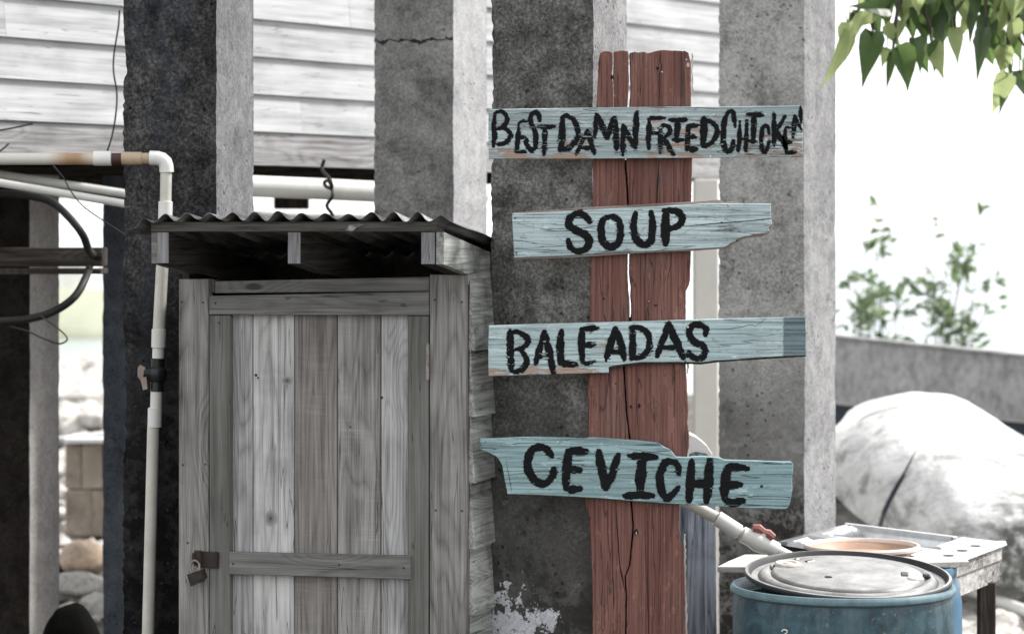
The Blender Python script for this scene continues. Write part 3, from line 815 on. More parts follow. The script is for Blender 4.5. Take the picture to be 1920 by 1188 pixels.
# hasp
def sq(px, py, v): u, z = suz(px, py, v); return Vector((u, v, z))
hs_ = MB(); a_ = sq(371, 1063, -.016); b_ = sq(410, 1034, -.016); hs_.M = SM
hs_.bbox((a_.x, -.0195, a_.z), (b_.x, -.0125, b_.z), .001)
hs_.tube([sq(405, 1036, -.021), sq(405, 1062, -.021)], .004, 8)
hs_.bbox((a_.x - .006, -.030, a_.z + .006), (a_.x + .014, -.0195, b_.z + .003), .002)
hs_.tube([sq(363, 1036, -.032), sq(362, 1046, -.034), sq(366, 1058, -.034)], .0042, 8)
hsp = hs_.build('hasp', M['rust'], door)
c_ = [(352, 1076), (381, 1066), (386, 1082), (379, 1090), (359, 1098)]
lk = MB(); lk.M = SM
cc_ = [suz(x, y, -.04) for x, y in c_]; lk.prism([(u, -.046, z) for u, z in cc_], (0, .016, 0))
pk = lk.build('padlock', M['brass'], None, base=SM @ Matrix.Translation((cc_[0][0], -.04, cc_[0][1])))
tag(pk, 'tarnished padlock hanging from the rusty hasp on the shed door', 'padlock')
mb = MB(); mb.M = SM; mb.tube(catmull([sq(360, 1074, -.04), sq(357, 1060, -.04), sq(364, 1050, -.038), sq(373, 1056, -.038), sq(374, 1070, -.04)], 5), .0030, 8); mb.build('shackle', M['hinge'], pk, smooth=True)
mb = MB(); mb.M = SM; cq = [suz(x, y, -.047) for x, y in [(359, 1078), (378, 1071), (380, 1083), (362, 1091)]]; mb.prism([(u, -.0475, z) for u, z in cq], (0, .002, 0)); mb.build('face_plate', M['rust'], pk)
# screws and nails
nm = MB(); nm.M = SM
for (x, y, v) in [(341, 566, -.0125), (381, 567, -.0125), (404, 568, -.0145), (410, 605, -.0105), (343, 871, -.0125), (385, 870, -.0125), (815, 562, -.0125), (866, 566, -.0125), (817, 956, -.0125), (866, 957, -.0125), (437, 1056, -.0165), (636, 1058, -.0165), (757, 1064, -.0165), (657, 800, .0115), (352, 1017, -.0125)]:
    p = sq(x, y, v); nm.tube([p, p + Vector((0, -.0012, 0))], .0026, 8)
nm.build('screw_heads', M['nail'], shed)['kind'] = 'stuff'
# knots that show as holes
nm = MB(); nm.M = SM
for (x, y, r_) in [(480, 703, .0042), (484, 708, .003), (716, 745, .0035)]:
    p = sq(x, y, .0118); nm.tube([p + Vector((0, .002, 0)), p + Vector((0, -.0004, 0))], r_, 7)
nm.build('knot_holes', M['nail'], shed)['kind'] = 'stuff'
for (x, y, rx, rz, vf) in [(508, 971, 13, 15, .0112), (538, 713, 11, 8, .0112)]:
    u_, z_ = suz(x, y, vf); k_ = 1 / F * 6.9
    ring = [(u_ + rx * k_ * math.cos(t_) * rnd.uniform(.9, 1.1), vf, z_ + rz * k_ * math.sin(t_) * rnd.uniform(.9, 1.1)) for t_ in np.linspace(0, 2*math.pi, 17)[:-1]]
    mb = MB(); mb.M = SM; mb.add([(a_, b_ - .0006, c_) for a_, b_, c_ in ring] + [(a_, b_ + .001, c_) for a_, b_, c_ in ring], [tuple(range(16))] + [(i, i + 16, (i + 1) % 16 + 16, (i + 1) % 16) for i in range(16)])
    mb.build('knot', M['knot'], shed, base=None)
# side cladding (right side), lapped boards
def sv(px, u=0.0):
    X = SX + u * math.cos(SA); Y = SY - u * math.sin(SA)
    return plane_v(px, X, Y, SA)
ycs = [532, 657, 781, 905, 1029, 1152, 1276, 1400, 1524, 1648]
for i in range(len(ycs) - 1):
    zt = EYE + (HY - ycs[i]) / F * SY; zb_ = EYE + (HY - ycs[i+1]) / F * SY
    dz = -.004 + rnd.uniform(-.004, .004)
    mb = MB(); mb.M = SM
    vend = .47
    tilt = .008
    fr = [(.005, zt + .012), (.0195, zb_), (.002, zb_)]
    a0 = [(x, -.0 + .002, z) for x, z in fr]; a1 = [(x, vend, z + dz + tilt * .5) for x, z in fr]
    mb.add(a0 + a1, [(0, 1, 2), (5, 4, 3), (0, 3, 4, 1), (1, 4, 5, 2), (2, 5, 3, 0)])
    mb.build('cladding_board', M['side'], shed)
# raking top side board + rafters
OV = -.2035
def roofz(v, off=0.0):   # underside line of roof deck
    return 1.8066 - (v - OV) * .137 + off
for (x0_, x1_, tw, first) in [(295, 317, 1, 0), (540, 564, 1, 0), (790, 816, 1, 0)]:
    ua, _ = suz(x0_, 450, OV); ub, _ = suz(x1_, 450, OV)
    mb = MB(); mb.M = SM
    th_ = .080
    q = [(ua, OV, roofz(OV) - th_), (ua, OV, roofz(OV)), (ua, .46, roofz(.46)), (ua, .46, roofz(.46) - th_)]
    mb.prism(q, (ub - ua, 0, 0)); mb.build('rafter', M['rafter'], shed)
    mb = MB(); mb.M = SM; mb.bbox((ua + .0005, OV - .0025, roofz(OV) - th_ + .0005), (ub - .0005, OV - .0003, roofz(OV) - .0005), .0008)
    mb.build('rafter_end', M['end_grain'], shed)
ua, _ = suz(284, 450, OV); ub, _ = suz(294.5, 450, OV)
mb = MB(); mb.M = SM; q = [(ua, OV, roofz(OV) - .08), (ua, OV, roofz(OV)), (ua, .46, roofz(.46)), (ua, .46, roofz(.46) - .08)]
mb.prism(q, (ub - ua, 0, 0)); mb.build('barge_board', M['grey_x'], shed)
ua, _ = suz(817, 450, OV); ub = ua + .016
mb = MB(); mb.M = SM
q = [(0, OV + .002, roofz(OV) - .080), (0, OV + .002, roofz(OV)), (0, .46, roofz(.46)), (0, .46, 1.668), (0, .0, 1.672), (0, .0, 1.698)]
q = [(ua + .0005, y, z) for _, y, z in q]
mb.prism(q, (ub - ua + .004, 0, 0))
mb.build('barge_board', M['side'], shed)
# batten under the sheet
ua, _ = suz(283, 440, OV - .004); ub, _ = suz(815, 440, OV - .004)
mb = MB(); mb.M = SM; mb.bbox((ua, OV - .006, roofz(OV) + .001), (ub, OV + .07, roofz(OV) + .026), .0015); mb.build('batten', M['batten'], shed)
# corrugated sheet
rs = MB(); rs.M = SM
ua, _ = suz(238, 430, OV - .03); ub, _ = suz(832, 430, OV - .03)
pitch = .0617; V = []; nu = 150; nv = 26
for j in range(nv + 1):
    v = (OV - .035) + (.47 - OV + .035) * j / nv
    for i in range(nu + 1):
        u = ua + (ub - ua) * i / nu
        ed = min(1, (ub - u) / .05); el = max(0, 1 - (u - ua) / .11)
        wv = math.sin(2 * math.pi * (u - ub) / pitch + 2.0 + .8 * mnoise.noise(Vector((u * 5, 0, 7))))
        amp = .0102 * (1 + .55 * mnoise.noise(Vector((u * 9, v * 2, 1))))
        z = roofz(v, .026) + .0095 + amp * wv + .007 * mnoise.noise(Vector((u * 6, v * 4, 3)))
        z -= (1 - ed) ** 2 * .012 + el ** 2 * .034
        fr_ = max(0, 1 - j / 2.0)
        vv = v + fr_ * .006 * mnoise.noise(Vector((u * 21, 0, 0))); z += fr_ * .004 * mnoise.noise(Vector((u * 34, 5, 0)))
        V.append((u, vv, z))
th_ = -.0012
base_n = len(V)
V2 = [(x, y, z + th_) for x, y, z in V]
Fs = []
w_ = nu + 1
for j in range(nv):
    for i in range(nu):
        a_ = j*w_+i; Fs.append((a_, a_+1, a_+w_+1, a_+w_)); Fs.append((a_+base_n, a_+w_+base_n, a_+w_+1+base_n, a_+1+base_n))
for i in range(nu): Fs.append((i, i + base_n, i + 1 + base_n, i + 1))
for j in range(nv):
    a_ = j*w_+nu; Fs.append((a_, a_+base_n, a_+w_+base_n, a_+w_)); a_ = j*w_; Fs.append((a_, a_+w_, a_+w_+base_n, a_+base_n))
rs.add(V + V2, Fs); rs.build('corrugated_sheet', M['tin'], shed, smooth=True, fix=False)
# bent flap of tin on the batten
fl = MB(); fl.M = SM; p = [suz(x, y, OV - .012) for x, y in [(647, 432), (655, 422), (672, 419), (684, 421), (668, 427), (660, 434)]]
fl.prism([(u, OV - .012, z) for u, z in p], (0, .003, 0)); fl.build('torn_flap', M['tin'], shed)
# carcass: left and back walls + floor, near-black boards put the inner shade into the colour
uL, _ = suz(337, 600, 0)
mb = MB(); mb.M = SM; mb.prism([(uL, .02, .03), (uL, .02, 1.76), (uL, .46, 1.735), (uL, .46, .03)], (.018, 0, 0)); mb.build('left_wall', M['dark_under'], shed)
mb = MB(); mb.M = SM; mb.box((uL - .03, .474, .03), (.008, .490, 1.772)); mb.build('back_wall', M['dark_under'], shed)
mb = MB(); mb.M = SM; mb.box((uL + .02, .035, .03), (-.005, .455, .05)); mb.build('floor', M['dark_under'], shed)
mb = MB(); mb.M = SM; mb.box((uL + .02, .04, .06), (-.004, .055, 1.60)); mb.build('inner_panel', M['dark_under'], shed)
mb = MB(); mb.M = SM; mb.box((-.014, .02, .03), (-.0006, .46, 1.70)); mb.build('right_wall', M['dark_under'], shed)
# ------------------------------------------------------------------ red board
YB = 6.80
redb = empty('red_board', (W(1200, 0, YB).x, YB, 0)); tag(redb, 'tall split red painted board standing against the dark pier and carrying the four signs', 'board')
left = [(1123,112),(1126,99),(1133,95.5),(1142,96),(1148.5,99),(1149,120),(1147,140),(1149.4,158),(1149.8,190),(1150.4,225),(1151.6,225),(1151.6,190),(1151.6,160),(1150.5,140),(1151.5,118),(1151.5,97),(1164,95),(1177.5,96),
        (1178.6,115),(1179.2,150),(1178.5,170),(1176.5,199),(1174.5,260),(1171,310),(1174,350),(1176.5,400),(1177.5,477),(1176.8,510),(1178,540),(1180,556),(1181,588),(1178,620),(1168,660),(1168.3,690),(1171,730),(1173,770),(1176,790),(1179,823),(1176,870),(1180,920),(1183,950),(1186,986),(1184,1010),(1179,1060),(1171,1080),(1173,1116),(1172,1188),(1170,1300),(1172,1755),
        (1112,1755),(1112,1188),(1112,1120),(1110,1060),(1108,1008),(1106,985),(1107,973),(1099,950),(1097,925),(1101,880),(1103,830),(1104,760),(1102,735),(1106,700),(1106,650),(1107,600),(1107,540),(1108,480),(1112,400),(1113,340),(1112,300),(1117,230),(1121,165)]
right = [(1182,99),(1190,97),(1197,98.5),(1207,97),(1214,99.5),(1222,98),(1232,95.5),(1243,94),(1262,95),(1284,95.5),(1291,99),(1293.5,110),(1296,128),(1295.5,160),(1296,200),(1297.5,240),(1298.5,290),(1297,340),(1296,400),(1295.5,478),(1294,525),(1292,534),(1286,546),(1286,598),(1284,640),(1286,680),(1289,740),(1291,768),(1289,790),(1293,820),(1292,838),(1288,855),(1282,890),(1275,940),(1274,960),(1272.5,985),(1276,1000),(1274,1012),(1280,1022),(1282,1040),(1284,1080),(1285,1120),(1283,1150),(1286,1188),(1286,1300),(1288,1755),
         (1174.5,1755),(1173.5,1300),(1174.8,1188),(1175.8,1116),(1173.5,1080),(1181.5,1060),(1187,1010),(1188.6,986),(1186,950),(1183,920),(1180,870),(1182.6,823),(1178,790),(1176,770),(1174,730),(1172,690),(1171.5,660),(1181,620),(1184.3,588),(1184.6,570),(1182.5,556),(1183.5,540),(1180.2,510),(1181,477),(1180,400),(1178,350),(1174.5,310),(1178,260),(1181,199),(1183,170),(1182.6,150),(1181.8,120)]
for o_ in (slab(left, YB, .040, .45, 4, 1.3), slab(right, YB + .0015, .040, .6, 4, 1.3)):
    o_.build('plank', M['red'], redb)
# deeper checks cut as dark slivers that sit in the face
def sliver(pts, Y, wpx, mat, parent, name='split'):
    mb = MB(); P = [Vector(p) for p in pts]
    out = []
    for i, p in enumerate(P):
        t = (P[min(i+1, len(P)-1)] - P[max(i-1, 0)]).normalized(); nn = Vector((-t.y, t.x)); ww = wpx * (0.15 if i in (0, len(P)-1) else rnd.uniform(.6, 1.2))
        out.append((p + nn * ww * .5, p - nn * ww * .5))
    poly = [a for a, b in out] + [b for a, b in reversed(out)]
    vs = [W(p.x, p.y, Y - .0006) for p in poly] + [W(p.x, p.y, Y + .012) for p in poly]
    n = len(poly); mb.add(vs, [tuple(range(n))] + [(i, i+n, (i+1) % n + n, (i+1) % n) for i in range(n)])
    return mb.build(name, mat, parent)
M['void'] = simple('dark_split', (.012, .008, .007), .95)
for pts, w in [([(1155,943),(1157,985),(1160,1033),(1162,1060),(1166.7,1080),(1172,1110)], 2.6), ([(1238,97),(1238.5,118),(1241,124),(1237,140),(1237,165),(1236,199)], 1.3),
               ([(1236,300),(1234,330),(1232,360),(1231,382)], .9), ([(1182,300),(1181,340),(1181,380)], 2.0), ([(1160,300),(1161,340),(1160,382)], .8), ([(1283,300),(1281,330),(1283,382)], 1.0),
               ([(1145,935),(1147,1000),(1150,1100),(1149,1188)], .9), ([(1127,110),(1128,150),(1127,199)], .9), ([(1213,950),(1215,1010),(1214,1080),(1217,1188)], .7), ([(1262,600),(1261,640),(1265,700),(1264,780)],.6)]:
    sliver(pts, YB, w, M['void'], redb)
for pts_ in ([(1176,300),(1176,400),(1178,470)], [(1183,594),(1173,630),(1169,700),(1172,760),(1177,800),(1180,860),(1183,945),(1186,1000),(1174,1080),(1174,1188),(1172,1700)]):
    mb = MB(); P_ = [(x-7, y) for x, y in pts_] + [(x+7, y) for x, y in pts_[::-1]]; n_ = len(P_)
    mb.add([W(x, y, YB + .043) for x, y in P_] + [W(x, y, YB + .050) for x, y in P_], [tuple(range(n_)), tuple(range(2*n_-1, n_-1, -1))] + [(i, i+n_, (i+1) % n_ + n_, (i+1) % n_) for i in range(n_)])
    mb.build('crack_shade_strip', M['void'], redb)  # added dark strip that stands for the shade inside the crack
# knot holes and bare flakes
kh = MB()
for (x, y, a_, b_) in [(1198,760,3.2,5),(1132,560,1.6,3),(1193,997,5,6),(1217,564,2,2.6),(1229,572,4,2),(1183,762,2.5,3.5),(1233,128,3,3.4),(1147,145,3,5),(1154,719,2.5,1.2)]:
    pts = [(x + a_ * math.cos(t_) * rnd.uniform(.7, 1.2), y + b_ * math.sin(t_) * rnd.uniform(.7, 1.2)) for t_ in np.linspace(0, 2*math.pi, 9)[:-1]]
    kh.add([W(px, py, YB - .0008) for px, py in pts], [tuple(range(8))])
kh.build('knot_holes', M['void'], redb)['kind'] = 'stuff'
fl = MB()
for (x, y, a_, b_) in [(1290,121,3.5,6),(1287,112,2,2),(1241,135,3,2.2),(1193,999,1.8,3.2),(1217,564,1.3,1.8),(1151.5,180,1.2,1.4)] + [(1272+rnd.uniform(-2,9), y_, 1.3, rnd.uniform(3,8)) for y_ in range(640, 640)]:
    pts = [(x + a_ * math.cos(t_) * rnd.uniform(.5, 1.2), y + b_ * math.sin(t_) * rnd.uniform(.5, 1.2)) for t_ in np.linspace(0, 2*math.pi, 9)[:-1]]
    fl.add([W(px, py, YB - .0012) for px, py in pts], [tuple(range(8))])
fl.build('bare_flakes', M['redback'], redb)['kind'] = 'stuff'
# burnt grey mark near the top
# splintered pale edge down the right side
ed = MB()
for (ya, yb, xa, xb) in [(830, 858, 1291, 1288), (1000, 1188, 1283, 1286), (640, 700, 1289, 1288), (100, 180, 1297, 1297)]:
    n_ = int((yb - ya) / 6)
    L_ = [(xa + (xb - xa) * i / n_ + rnd.uniform(-1.2, .2), ya + (yb - ya) * i / n_) for i in range(n_ + 1)]
    R_ = [(x + rnd.uniform(1.8, 4.2), y) for x, y in L_]
    poly = L_ + R_[::-1]; m_ = len(poly)
    ed.add([W(x, y, YB + .004) for x, y in poly] + [W(x, y, YB + .036) for x, y in poly], [tuple(range(m_)), tuple(range(2*m_-1, m_-1, -1))] + [(i, i+m_, (i+1) % m_ + m_, (i+1) % m_) for i in range(m_)])
ed.build('splintered_edge', M['redback'], redb)['kind'] = 'stuff'

# ------------------------------------------------------------------ brush lettering
rs_np = np.random.RandomState(5)
LAT = rs_np.rand(256, 256)
def vnoise(x, y):
    xi = np.floor(x).astype(int); yi = np.floor(y).astype(int)
    fx = x - xi; fy = y - yi; fx = fx*fx*(3-2*fx); fy = fy*fy*(3-2*fy)
    g = lambda a, b: LAT[a & 255, b & 255]
    return (g(xi, yi)*(1-fx)+g(xi+1, yi)*fx)*(1-fy)+(g(xi, yi+1)*(1-fx)+g(xi+1, yi+1)*fx)*fy

def letter(strokes, sx, ox, oy, Y, parent, bold=1.22, dry=.5):
    pts = []; 
    for st in strokes:
        P, w = st[0], st[1]
        q = [(ox + x / sx, oy + y / sx) for x, y in P]
        c = catmull([(x, y, 0) for x, y in q], 8) if len(q) > 2 else [Vector((q[0][0] + (q[1][0]-q[0][0])*t, q[0][1] + (q[1][1]-q[0][1])*t, 0)) for t in np.linspace(0, 1, 12)]
        dense = []
        for a, b in zip(c[:-1], c[1:]):
            n = max(1, int((b - a).length / .8))
            for k in range(n): dense.append(a + (b - a) * k / n)
        dense.append(c[-1])
        L = len(dense)
        for i, p in enumerate(dense):
            tt = i / max(1, L - 1)
            ww = w / sx / 2 * bold * (1 - .10 * math.cos(2 * math.pi * tt) * 1) * (.98 + .10 * mnoise.noise(Vector((p.x * .1, p.y * .1, w))))
            e = min(i, L - 1 - i) * .8
            if e < ww: ww *= .72 + .28 * e / max(ww, .01)
            pts.append((p.x, p.y, ww))
    A = np.array(pts)
    x0, x1 = A[:, 0].min() - 12, A[:, 0].max() + 12; y0, y1 = A[:, 1].min() - 12, A[:, 1].max() + 12
    dx, dy = .6, .75
    gx = np.arange(x0, x1, dx); gy = np.arange(y0, y1, dy)
    GX, GY = np.meshgrid(gx, gy)
    d = np.full(GX.shape, 1e9)
    for (px, py, w) in A:
        d = np.minimum(d, np.hypot(GX - px, GY - py) - w)
    s0 = hash_ = (ox * 7.3 + oy * 3.1) % 97
    jit = (vnoise(GX * .16 + s0, GY * 1.05 + s0) - .5) * 2.6 + (vnoise(GX * .10 + s0 + 40, GY * .12) - .5) * 2.4
    fil = vnoise(GX * .045 + s0 + 9, GY * .85 + 7)            # dry-brush streaks along the grain
    pat = vnoise(GX * .06 + s0, GY * .05 + 3)
    ins = (d + jit < 0) & ~((fil > .80 + .12 * (1 - dry)) & (pat > .52) & (d > -4.5)) 
    stray = (d < 3.0) & (d > 0) & (fil > .86) & (pat > .45)
    ins |= stray
    V = []; Fc = []
    for r in range(len(gy)):
        row = ins[r]; c = 0; n = len(gx)
        while c < n:
            if row[c]:
                e = c
                while e + 1 < n and row[e + 1]: e += 1
                xa = gx[c] - dx * .5 - rnd.uniform(0, .3); xb = gx[e] + dx * .5 + rnd.uniform(0, .3)
                b = len(V)
                V += [W(xa, gy[r] - dy * .5, Y), W(xb, gy[r] - dy * .5, Y), W(xb, gy[r] + dy * .5, Y), W(xa, gy[r] + dy * .5, Y)]
                Fc.append((b, b + 3, b + 2, b + 1)); c = e + 1
            else: c += 1
    mb = MB(); mb.add(V, Fc)
    return mb.build('painted_letter', M['black'], parent, fix=False)

YS = 6.775
def sign(outline, mat, label, Y=YS, th=.02, name='sign'):
    xs = [p[0] for p in outline]; ys = [p[1] for p in outline]
    b = W(sum((min(xs), max(xs))) / 2, max(ys), Y)
    o = empty(name, b); tag(o, label, 'sign', 'hand painted menu signs nailed to the red board')
    bo = slab(outline, Y, th, .22, 5, .9).build('board', mat, o)
    return o
def nails(parent, pts, Y, mat='nail', r=.0022):
    mb = MB()
    for x, y in pts:
        p = W(x, y, Y); mb.tube([p, p + Vector((0, -.0018, 0))], r, 8)
    o = mb.build('nail_heads', M[mat], parent); o['kind'] = 'stuff'

# --- BEST DAMN FRIED CHICKEN
s1 = sign([(916,205),(1060,202.5),(1210,200.5),(1350,200),(1504,198),(1505.5,240),(1505,290),(1501,294.5),(1360,295.5),(1200,297),(1060,298),(916.5,298),(915.5,250)], M['blue1'], 'pale blue sign with flaking paint reading BEST DAMN FRIED CHICKEN, top of the red board')
Z1 = (6.4, 910, 190); Z2 = (6.4, 1210, 190)
S1 = [
 (Z1, [([(115,170),(105,300),(108,430),(98,535)],55), ([(110,150),(180,122),(250,170),(255,250),(190,320),(130,330)],50), ([(150,330),(240,330),(303,392),(272,470),(200,512),(120,515)],48)]),
 (Z1, [([(400,280),(395,400),(382,520),(375,610)],46), ([(385,275),(430,248),(500,240)],30), ([(390,435),(480,430)],36), ([(380,608),(440,603),(485,605)],40)]),
 (Z1, [([(655,235),(640,160),(600,133),(547,170),(552,260),(600,370),(610,480),(588,558),(530,560),(495,505),(498,460)],54), ([(520,590),(570,615)],24)]),
 (Z1, [([(635,305),(720,308),(825,305)],50), ([(715,320),(712,450),(708,570),(705,630)],54)]),
 (Z1, [([(930,200),(925,350),(915,480),(895,590)],68), ([(920,195),(980,175),(1058,225),(1108,330),(1108,420),(1060,510),(980,572),(910,572)],58)]),
 (Z1, [([(1228,335),(1190,430),(1140,530),(1090,640)],46), ([(1225,335),(1250,430),(1280,530),(1308,625)],56), ([(1150,560),(1270,560)],46)]),
 (Z1, [([(1335,150),(1325,250),(1320,350),(1310,430)],46), ([(1335,150),(1380,240),(1420,340),(1460,435)],64), ([(1470,420),(1500,340),(1530,240),(1550,190)],64), ([(1550,190),(1560,300),(1570,450),(1575,580)],62)]),
 (Z1, [([(1655,280),(1655,400),(1650,520),(1650,650)],52), ([(1655,290),(1700,390),(1760,490),(1800,560)],62), ([(1815,130),(1810,250),(1805,380),(1800,530)],66)]),
 (Z2, [([(45,220),(45,330),(40,450),(40,570)],56), ([(30,215),(110,202),(225,200)],48), ([(50,385),(140,380)],40)]),
 (Z2, [([(180,330),(180,450),(180,540),(180,610)],58), ([(180,320),(240,292),(288,330),(280,390),(220,440)],50), ([(220,440),(270,520),(310,590),(340,630)],56)]),
 (Z2, [([(300,225),(400,225),(490,220)],54), ([(390,230),(385,320),(375,440)],62), ([(330,465),(455,465)],50)]),
 (Z2, [([(515,300),(510,400),(505,500),(500,585)],58), ([(510,300),(570,292),(635,290)],52), ([(520,430),(610,430)],50), ([(490,575),(560,577),(625,575)],52)]),
 (Z2, [([(705,205),(700,300),(700,400),(690,510)],80), ([(700,225),(790,245),(858,330),(848,420),(790,500),(690,545)],54)]),
 (Z2, [([(1080,305),(1062,200),(1045,125),(995,135),(955,220),(938,350),(935,470),(960,570),(1000,605),(1040,545),(1055,475)],56)]),
 (Z2, [([(1135,240),(1130,350),(1130,480),(1115,595)],42), ([(1220,235),(1215,350),(1210,480),(1205,595)],44), ([(1140,450),(1220,455)],32)]),
 (Z2, [([(1225,158),(1310,155),(1415,168)],52), ([(1300,180),(1300,300),(1300,440)],66), ([(1245,480),(1345,480)],44)]),
 (Z2, [([(1488,385),(1470,312),(1430,292),(1397,360),(1390,470),(1402,570),(1430,608),(1460,570),(1488,475)],48)]),
 (Z2, [([(1545,155),(1545,270),(1545,400),(1545,540)],54), ([(1678,175),(1640,250),(1590,330)],44), ([(1560,340),(1620,440),(1700,555)],56)]),
 (Z2, [([(1680,325),(1675,420),(1680,540),(1700,625)],44), ([(1680,312),(1745,320)],34), ([(1680,500),(1745,490)],46), ([(1690,622),(1800,615)],46)]),
 (Z2, [([(1790,180),(1785,300),(1775,440)],48), ([(1800,190),(1840,280),(1878,345)],42), ([(1864,65),(1866,160),(1868,280)],36)]),
]
for (sx, ox, oy), st in S1: letter(st, sx, ox, oy, YS - .0007, s1, bold=1.12, dry=.6)
nails(s1, [(1338,215),(1332,293)], YS, 'chalk', .0026)
# --- SOUP
s2 = sign([(960,401),(1100,393.5),(1200,388.5),(1301,383),(1315,381.5),(1354,381.5),(1400,382),(1445,382),(1446,409),(1410,413.5),(1446.5,410.5),(1447,420),(1441,428),(1443,433),(1437,437),(1425,438),(1412,439.5),(1405,443),(1393,444),(1387,447),(1381,448),(1379,453),(1371,455),(1366,459),(1360,463),(1340,464.5),(1288,468),(1200,472),(1132,475.5),(1050,480),(964,483)], M['blue2'], 'pale blue sign with a broken right end reading SOUP, second from the top')
bk = slab([(961,399),(1050,392),(1100,388.5),(1200,383.5),(1300,378),(1345,374.5),(1351,375),(1354,379),(1392,379.5),(1394,384),(1340,392),(960,420)], YS + .005, .011, .35, 5, .6).build('split_back_layer', M['bluelip'], s2)
bk = slab([(964,470),(1132,462),(1340,452),(1362,466),(1290,471),(1210,474),(1128,479.5),(1050,484),(966,487)], YS + .006, .012, .35, 5, .6).build('split_back_layer', M['bluelip'], s2)
bk = slab([(1380,440),(1440,424),(1447,415),(1450,419),(1449,428),(1444,436),(1430,443),(1400,446),(1384,453),(1362,467),(1355,464)], YS + .006, .012, .6, 4, .6).build('split_back_layer', M['bluelip'], s2)
sliver([(1284,423.5),(1320,421),(1353,418),(1400,414.5),(1447,410.5)], YS, 1.5, M['void'], s2)
sliver([(1168,426),(1185,425.5)], YS, .8, M['void'], s2)
Z3 = (3.84, 950, 370)
for st in [
 [([(598,172),(560,130),(510,115),(455,150),(450,200),(500,240),(570,275),(595,320),(570,370),(515,385),(460,360),(445,305)],44)],
 [([(745,135),(690,170),(680,240),(695,320),(745,355),(800,330),(820,250),(805,165),(745,135)],42)],
 [([(927,112),(912,200),(930,290),(985,342),(1035,310),(1050,220),(1040,105)],42)],
 [([(1145,100),(1145,200),(1145,335)],52), ([(1130,97),(1200,95),(1262,130),(1248,195),(1170,230)],38)]]:
    letter(st, *Z3, YS - .0007, s2, bold=1.24, dry=.15)
nails(s2, [(966,409),(968,474),(1353,417)], YS)
# --- BALEADAS
s3 = sign([(916.5,610),(1060,606),(1220,601.5),(1350,597.5),(1510,594),(1511.5,630),(1510.5,650),(1512,666),(1470,667),(1450,668.5),(1400,671.5),(1383,673.5),(1341,676),(1316,679),(1270,678.5),(1200,679),(1173,682),(1150,685.5),(1141.7,688),(1141.7,698.5),(1060,700.5),(916,705),(915.5,650)],
          painted('pale_blue_baleadas', 'x', (.38,.50,.52), (.54,.65,.66), (.42,.28,.21), wear=.15, cracks=.35, endx=W(1472, 0, YS).x - W(1214, 0, YS).x, endcol=(.13,.19,.21), orange=(.018, .034, W(1135, 0, YS).x - W(1214, 0, YS).x)), 'pale blue sign with a stepped bottom edge and darker right end reading BALEADAS')
bk = slab([(1141,678),(1200,670),(1383,665),(1511,655),(1512,668),(1470,671),(1383,676),(1345,679),(1316,683),(1270,681.5),(1200,683),(1173,686),(1143,692)], YS + .008, .012, .4, 5, .6).build('split_back_layer', M['tableleg'], s3)
sliver([(1330,616),(1360,616.5),(1375,615.5),(1393,612),(1406,608),(1418,611),(1428,603),(1436,597)], YS, .9, M['void'], s3)
Z4 = (6.0, 900, 580); Z5 = (6.0, 1200, 580)
for Zk, st in [
 (Z4, [([(340,240),(340,350),(345,500),(350,680)],66), ([(350,250),(450,262),(538,340),(490,420),(380,460)],54), ([(460,460),(520,540),(510,640),(420,698),(340,690)],52)]),
 (Z4, [([(722,250),(690,370),(655,500),(628,610)],54), ([(727,250),(760,400),(790,530),(825,700)],62), ([(665,535),(780,540)],42)]),
 (Z4, [([(915,240),(905,350),(905,470),(910,600)],70), ([(900,610),(980,612),(1085,625)],60)]),
 (Z4, [([(1150,230),(1145,350),(1145,480),(1155,590)],64), ([(1140,220),(1230,212),(1325,215)],54), ([(1160,400),(1285,395)],52), ([(1150,600),(1220,602),(1295,580)],40)]),
 (Z4, [([(1525,205),(1490,320),(1450,450),(1418,565)],60), ([(1530,205),(1570,330),(1600,450),(1623,565)],66), ([(1450,480),(1590,480)],46)]),
 (Z4, [([(1715,200),(1715,330),(1715,450),(1715,560)],62), ([(1700,205),(1800,205),(1888,280),(1905,400),(1868,490),(1790,542),(1700,550)],60)]),
 (Z5, [([(322,155),(280,280),(230,410),(197,525)],60), ([(325,155),(380,300),(440,430),(487,552)],70), ([(240,420),(430,425)],50)]),
 (Z5, [([(738,290),(742,212),(680,172),(592,182),(557,260),(600,350),(688,390),(730,450),(708,528),(640,558),(558,510),(550,480)],62)])]:
    letter(st, *Zk, YS - .0007, s3, dry=.5)
nails(s3, [(1290,613),(1228,633)], YS, 'chalk', .0024)
# --- CEVICHE
s4 = sign([(900.5,822),(925,821.8),(946.5,821),(975,819.6),(1003,819),(1060,820.5),(1098,822),(1104,820),(1116,820),(1200,826),(1222,828.5),(1235,830),(1241,834),(1246.5,838),(1255,841.5),(1261,847),(1265,852.5),(1268,856),(1287,857),(1300,855.5),(1319,855),(1340,856.5),(1351.5,858.5),(1358,861.7),(1385,862.5),(1416,863.3),(1455,865),(1484,865.5),(1488,870),(1486.5,882),(1485,899),(1486,915),(1482,939),(1479,949),(1474,953.5),(1464,954.5),(1430,953),(1384,950.5),(1340,948.5),(1290,946),(1190,939),(1132,934),(1084,931),(1003,927),(951.4,925.5),(949,912),(946.5,900),(943.5,882),(941.7,872),(936,862),(930,855),(919,849),(907,845),(900,840.5),(903,834),(899.5,829)],
          M['blue4'], 'turquoise sign with a pointed carved left end reading CEVICHE, lowest on the red board')
sliver([(949,860),(952,880),(956,900),(960,925)], YS, 1.2, M['void'], s4)
sliver([(1160,838),(1200,844),(1235,849),(1266,856)], YS, .9, M['void'], s4)
sliver([(1098,822.5),(1060,823.5),(1000,824)], YS, .7, M['void'], s4)
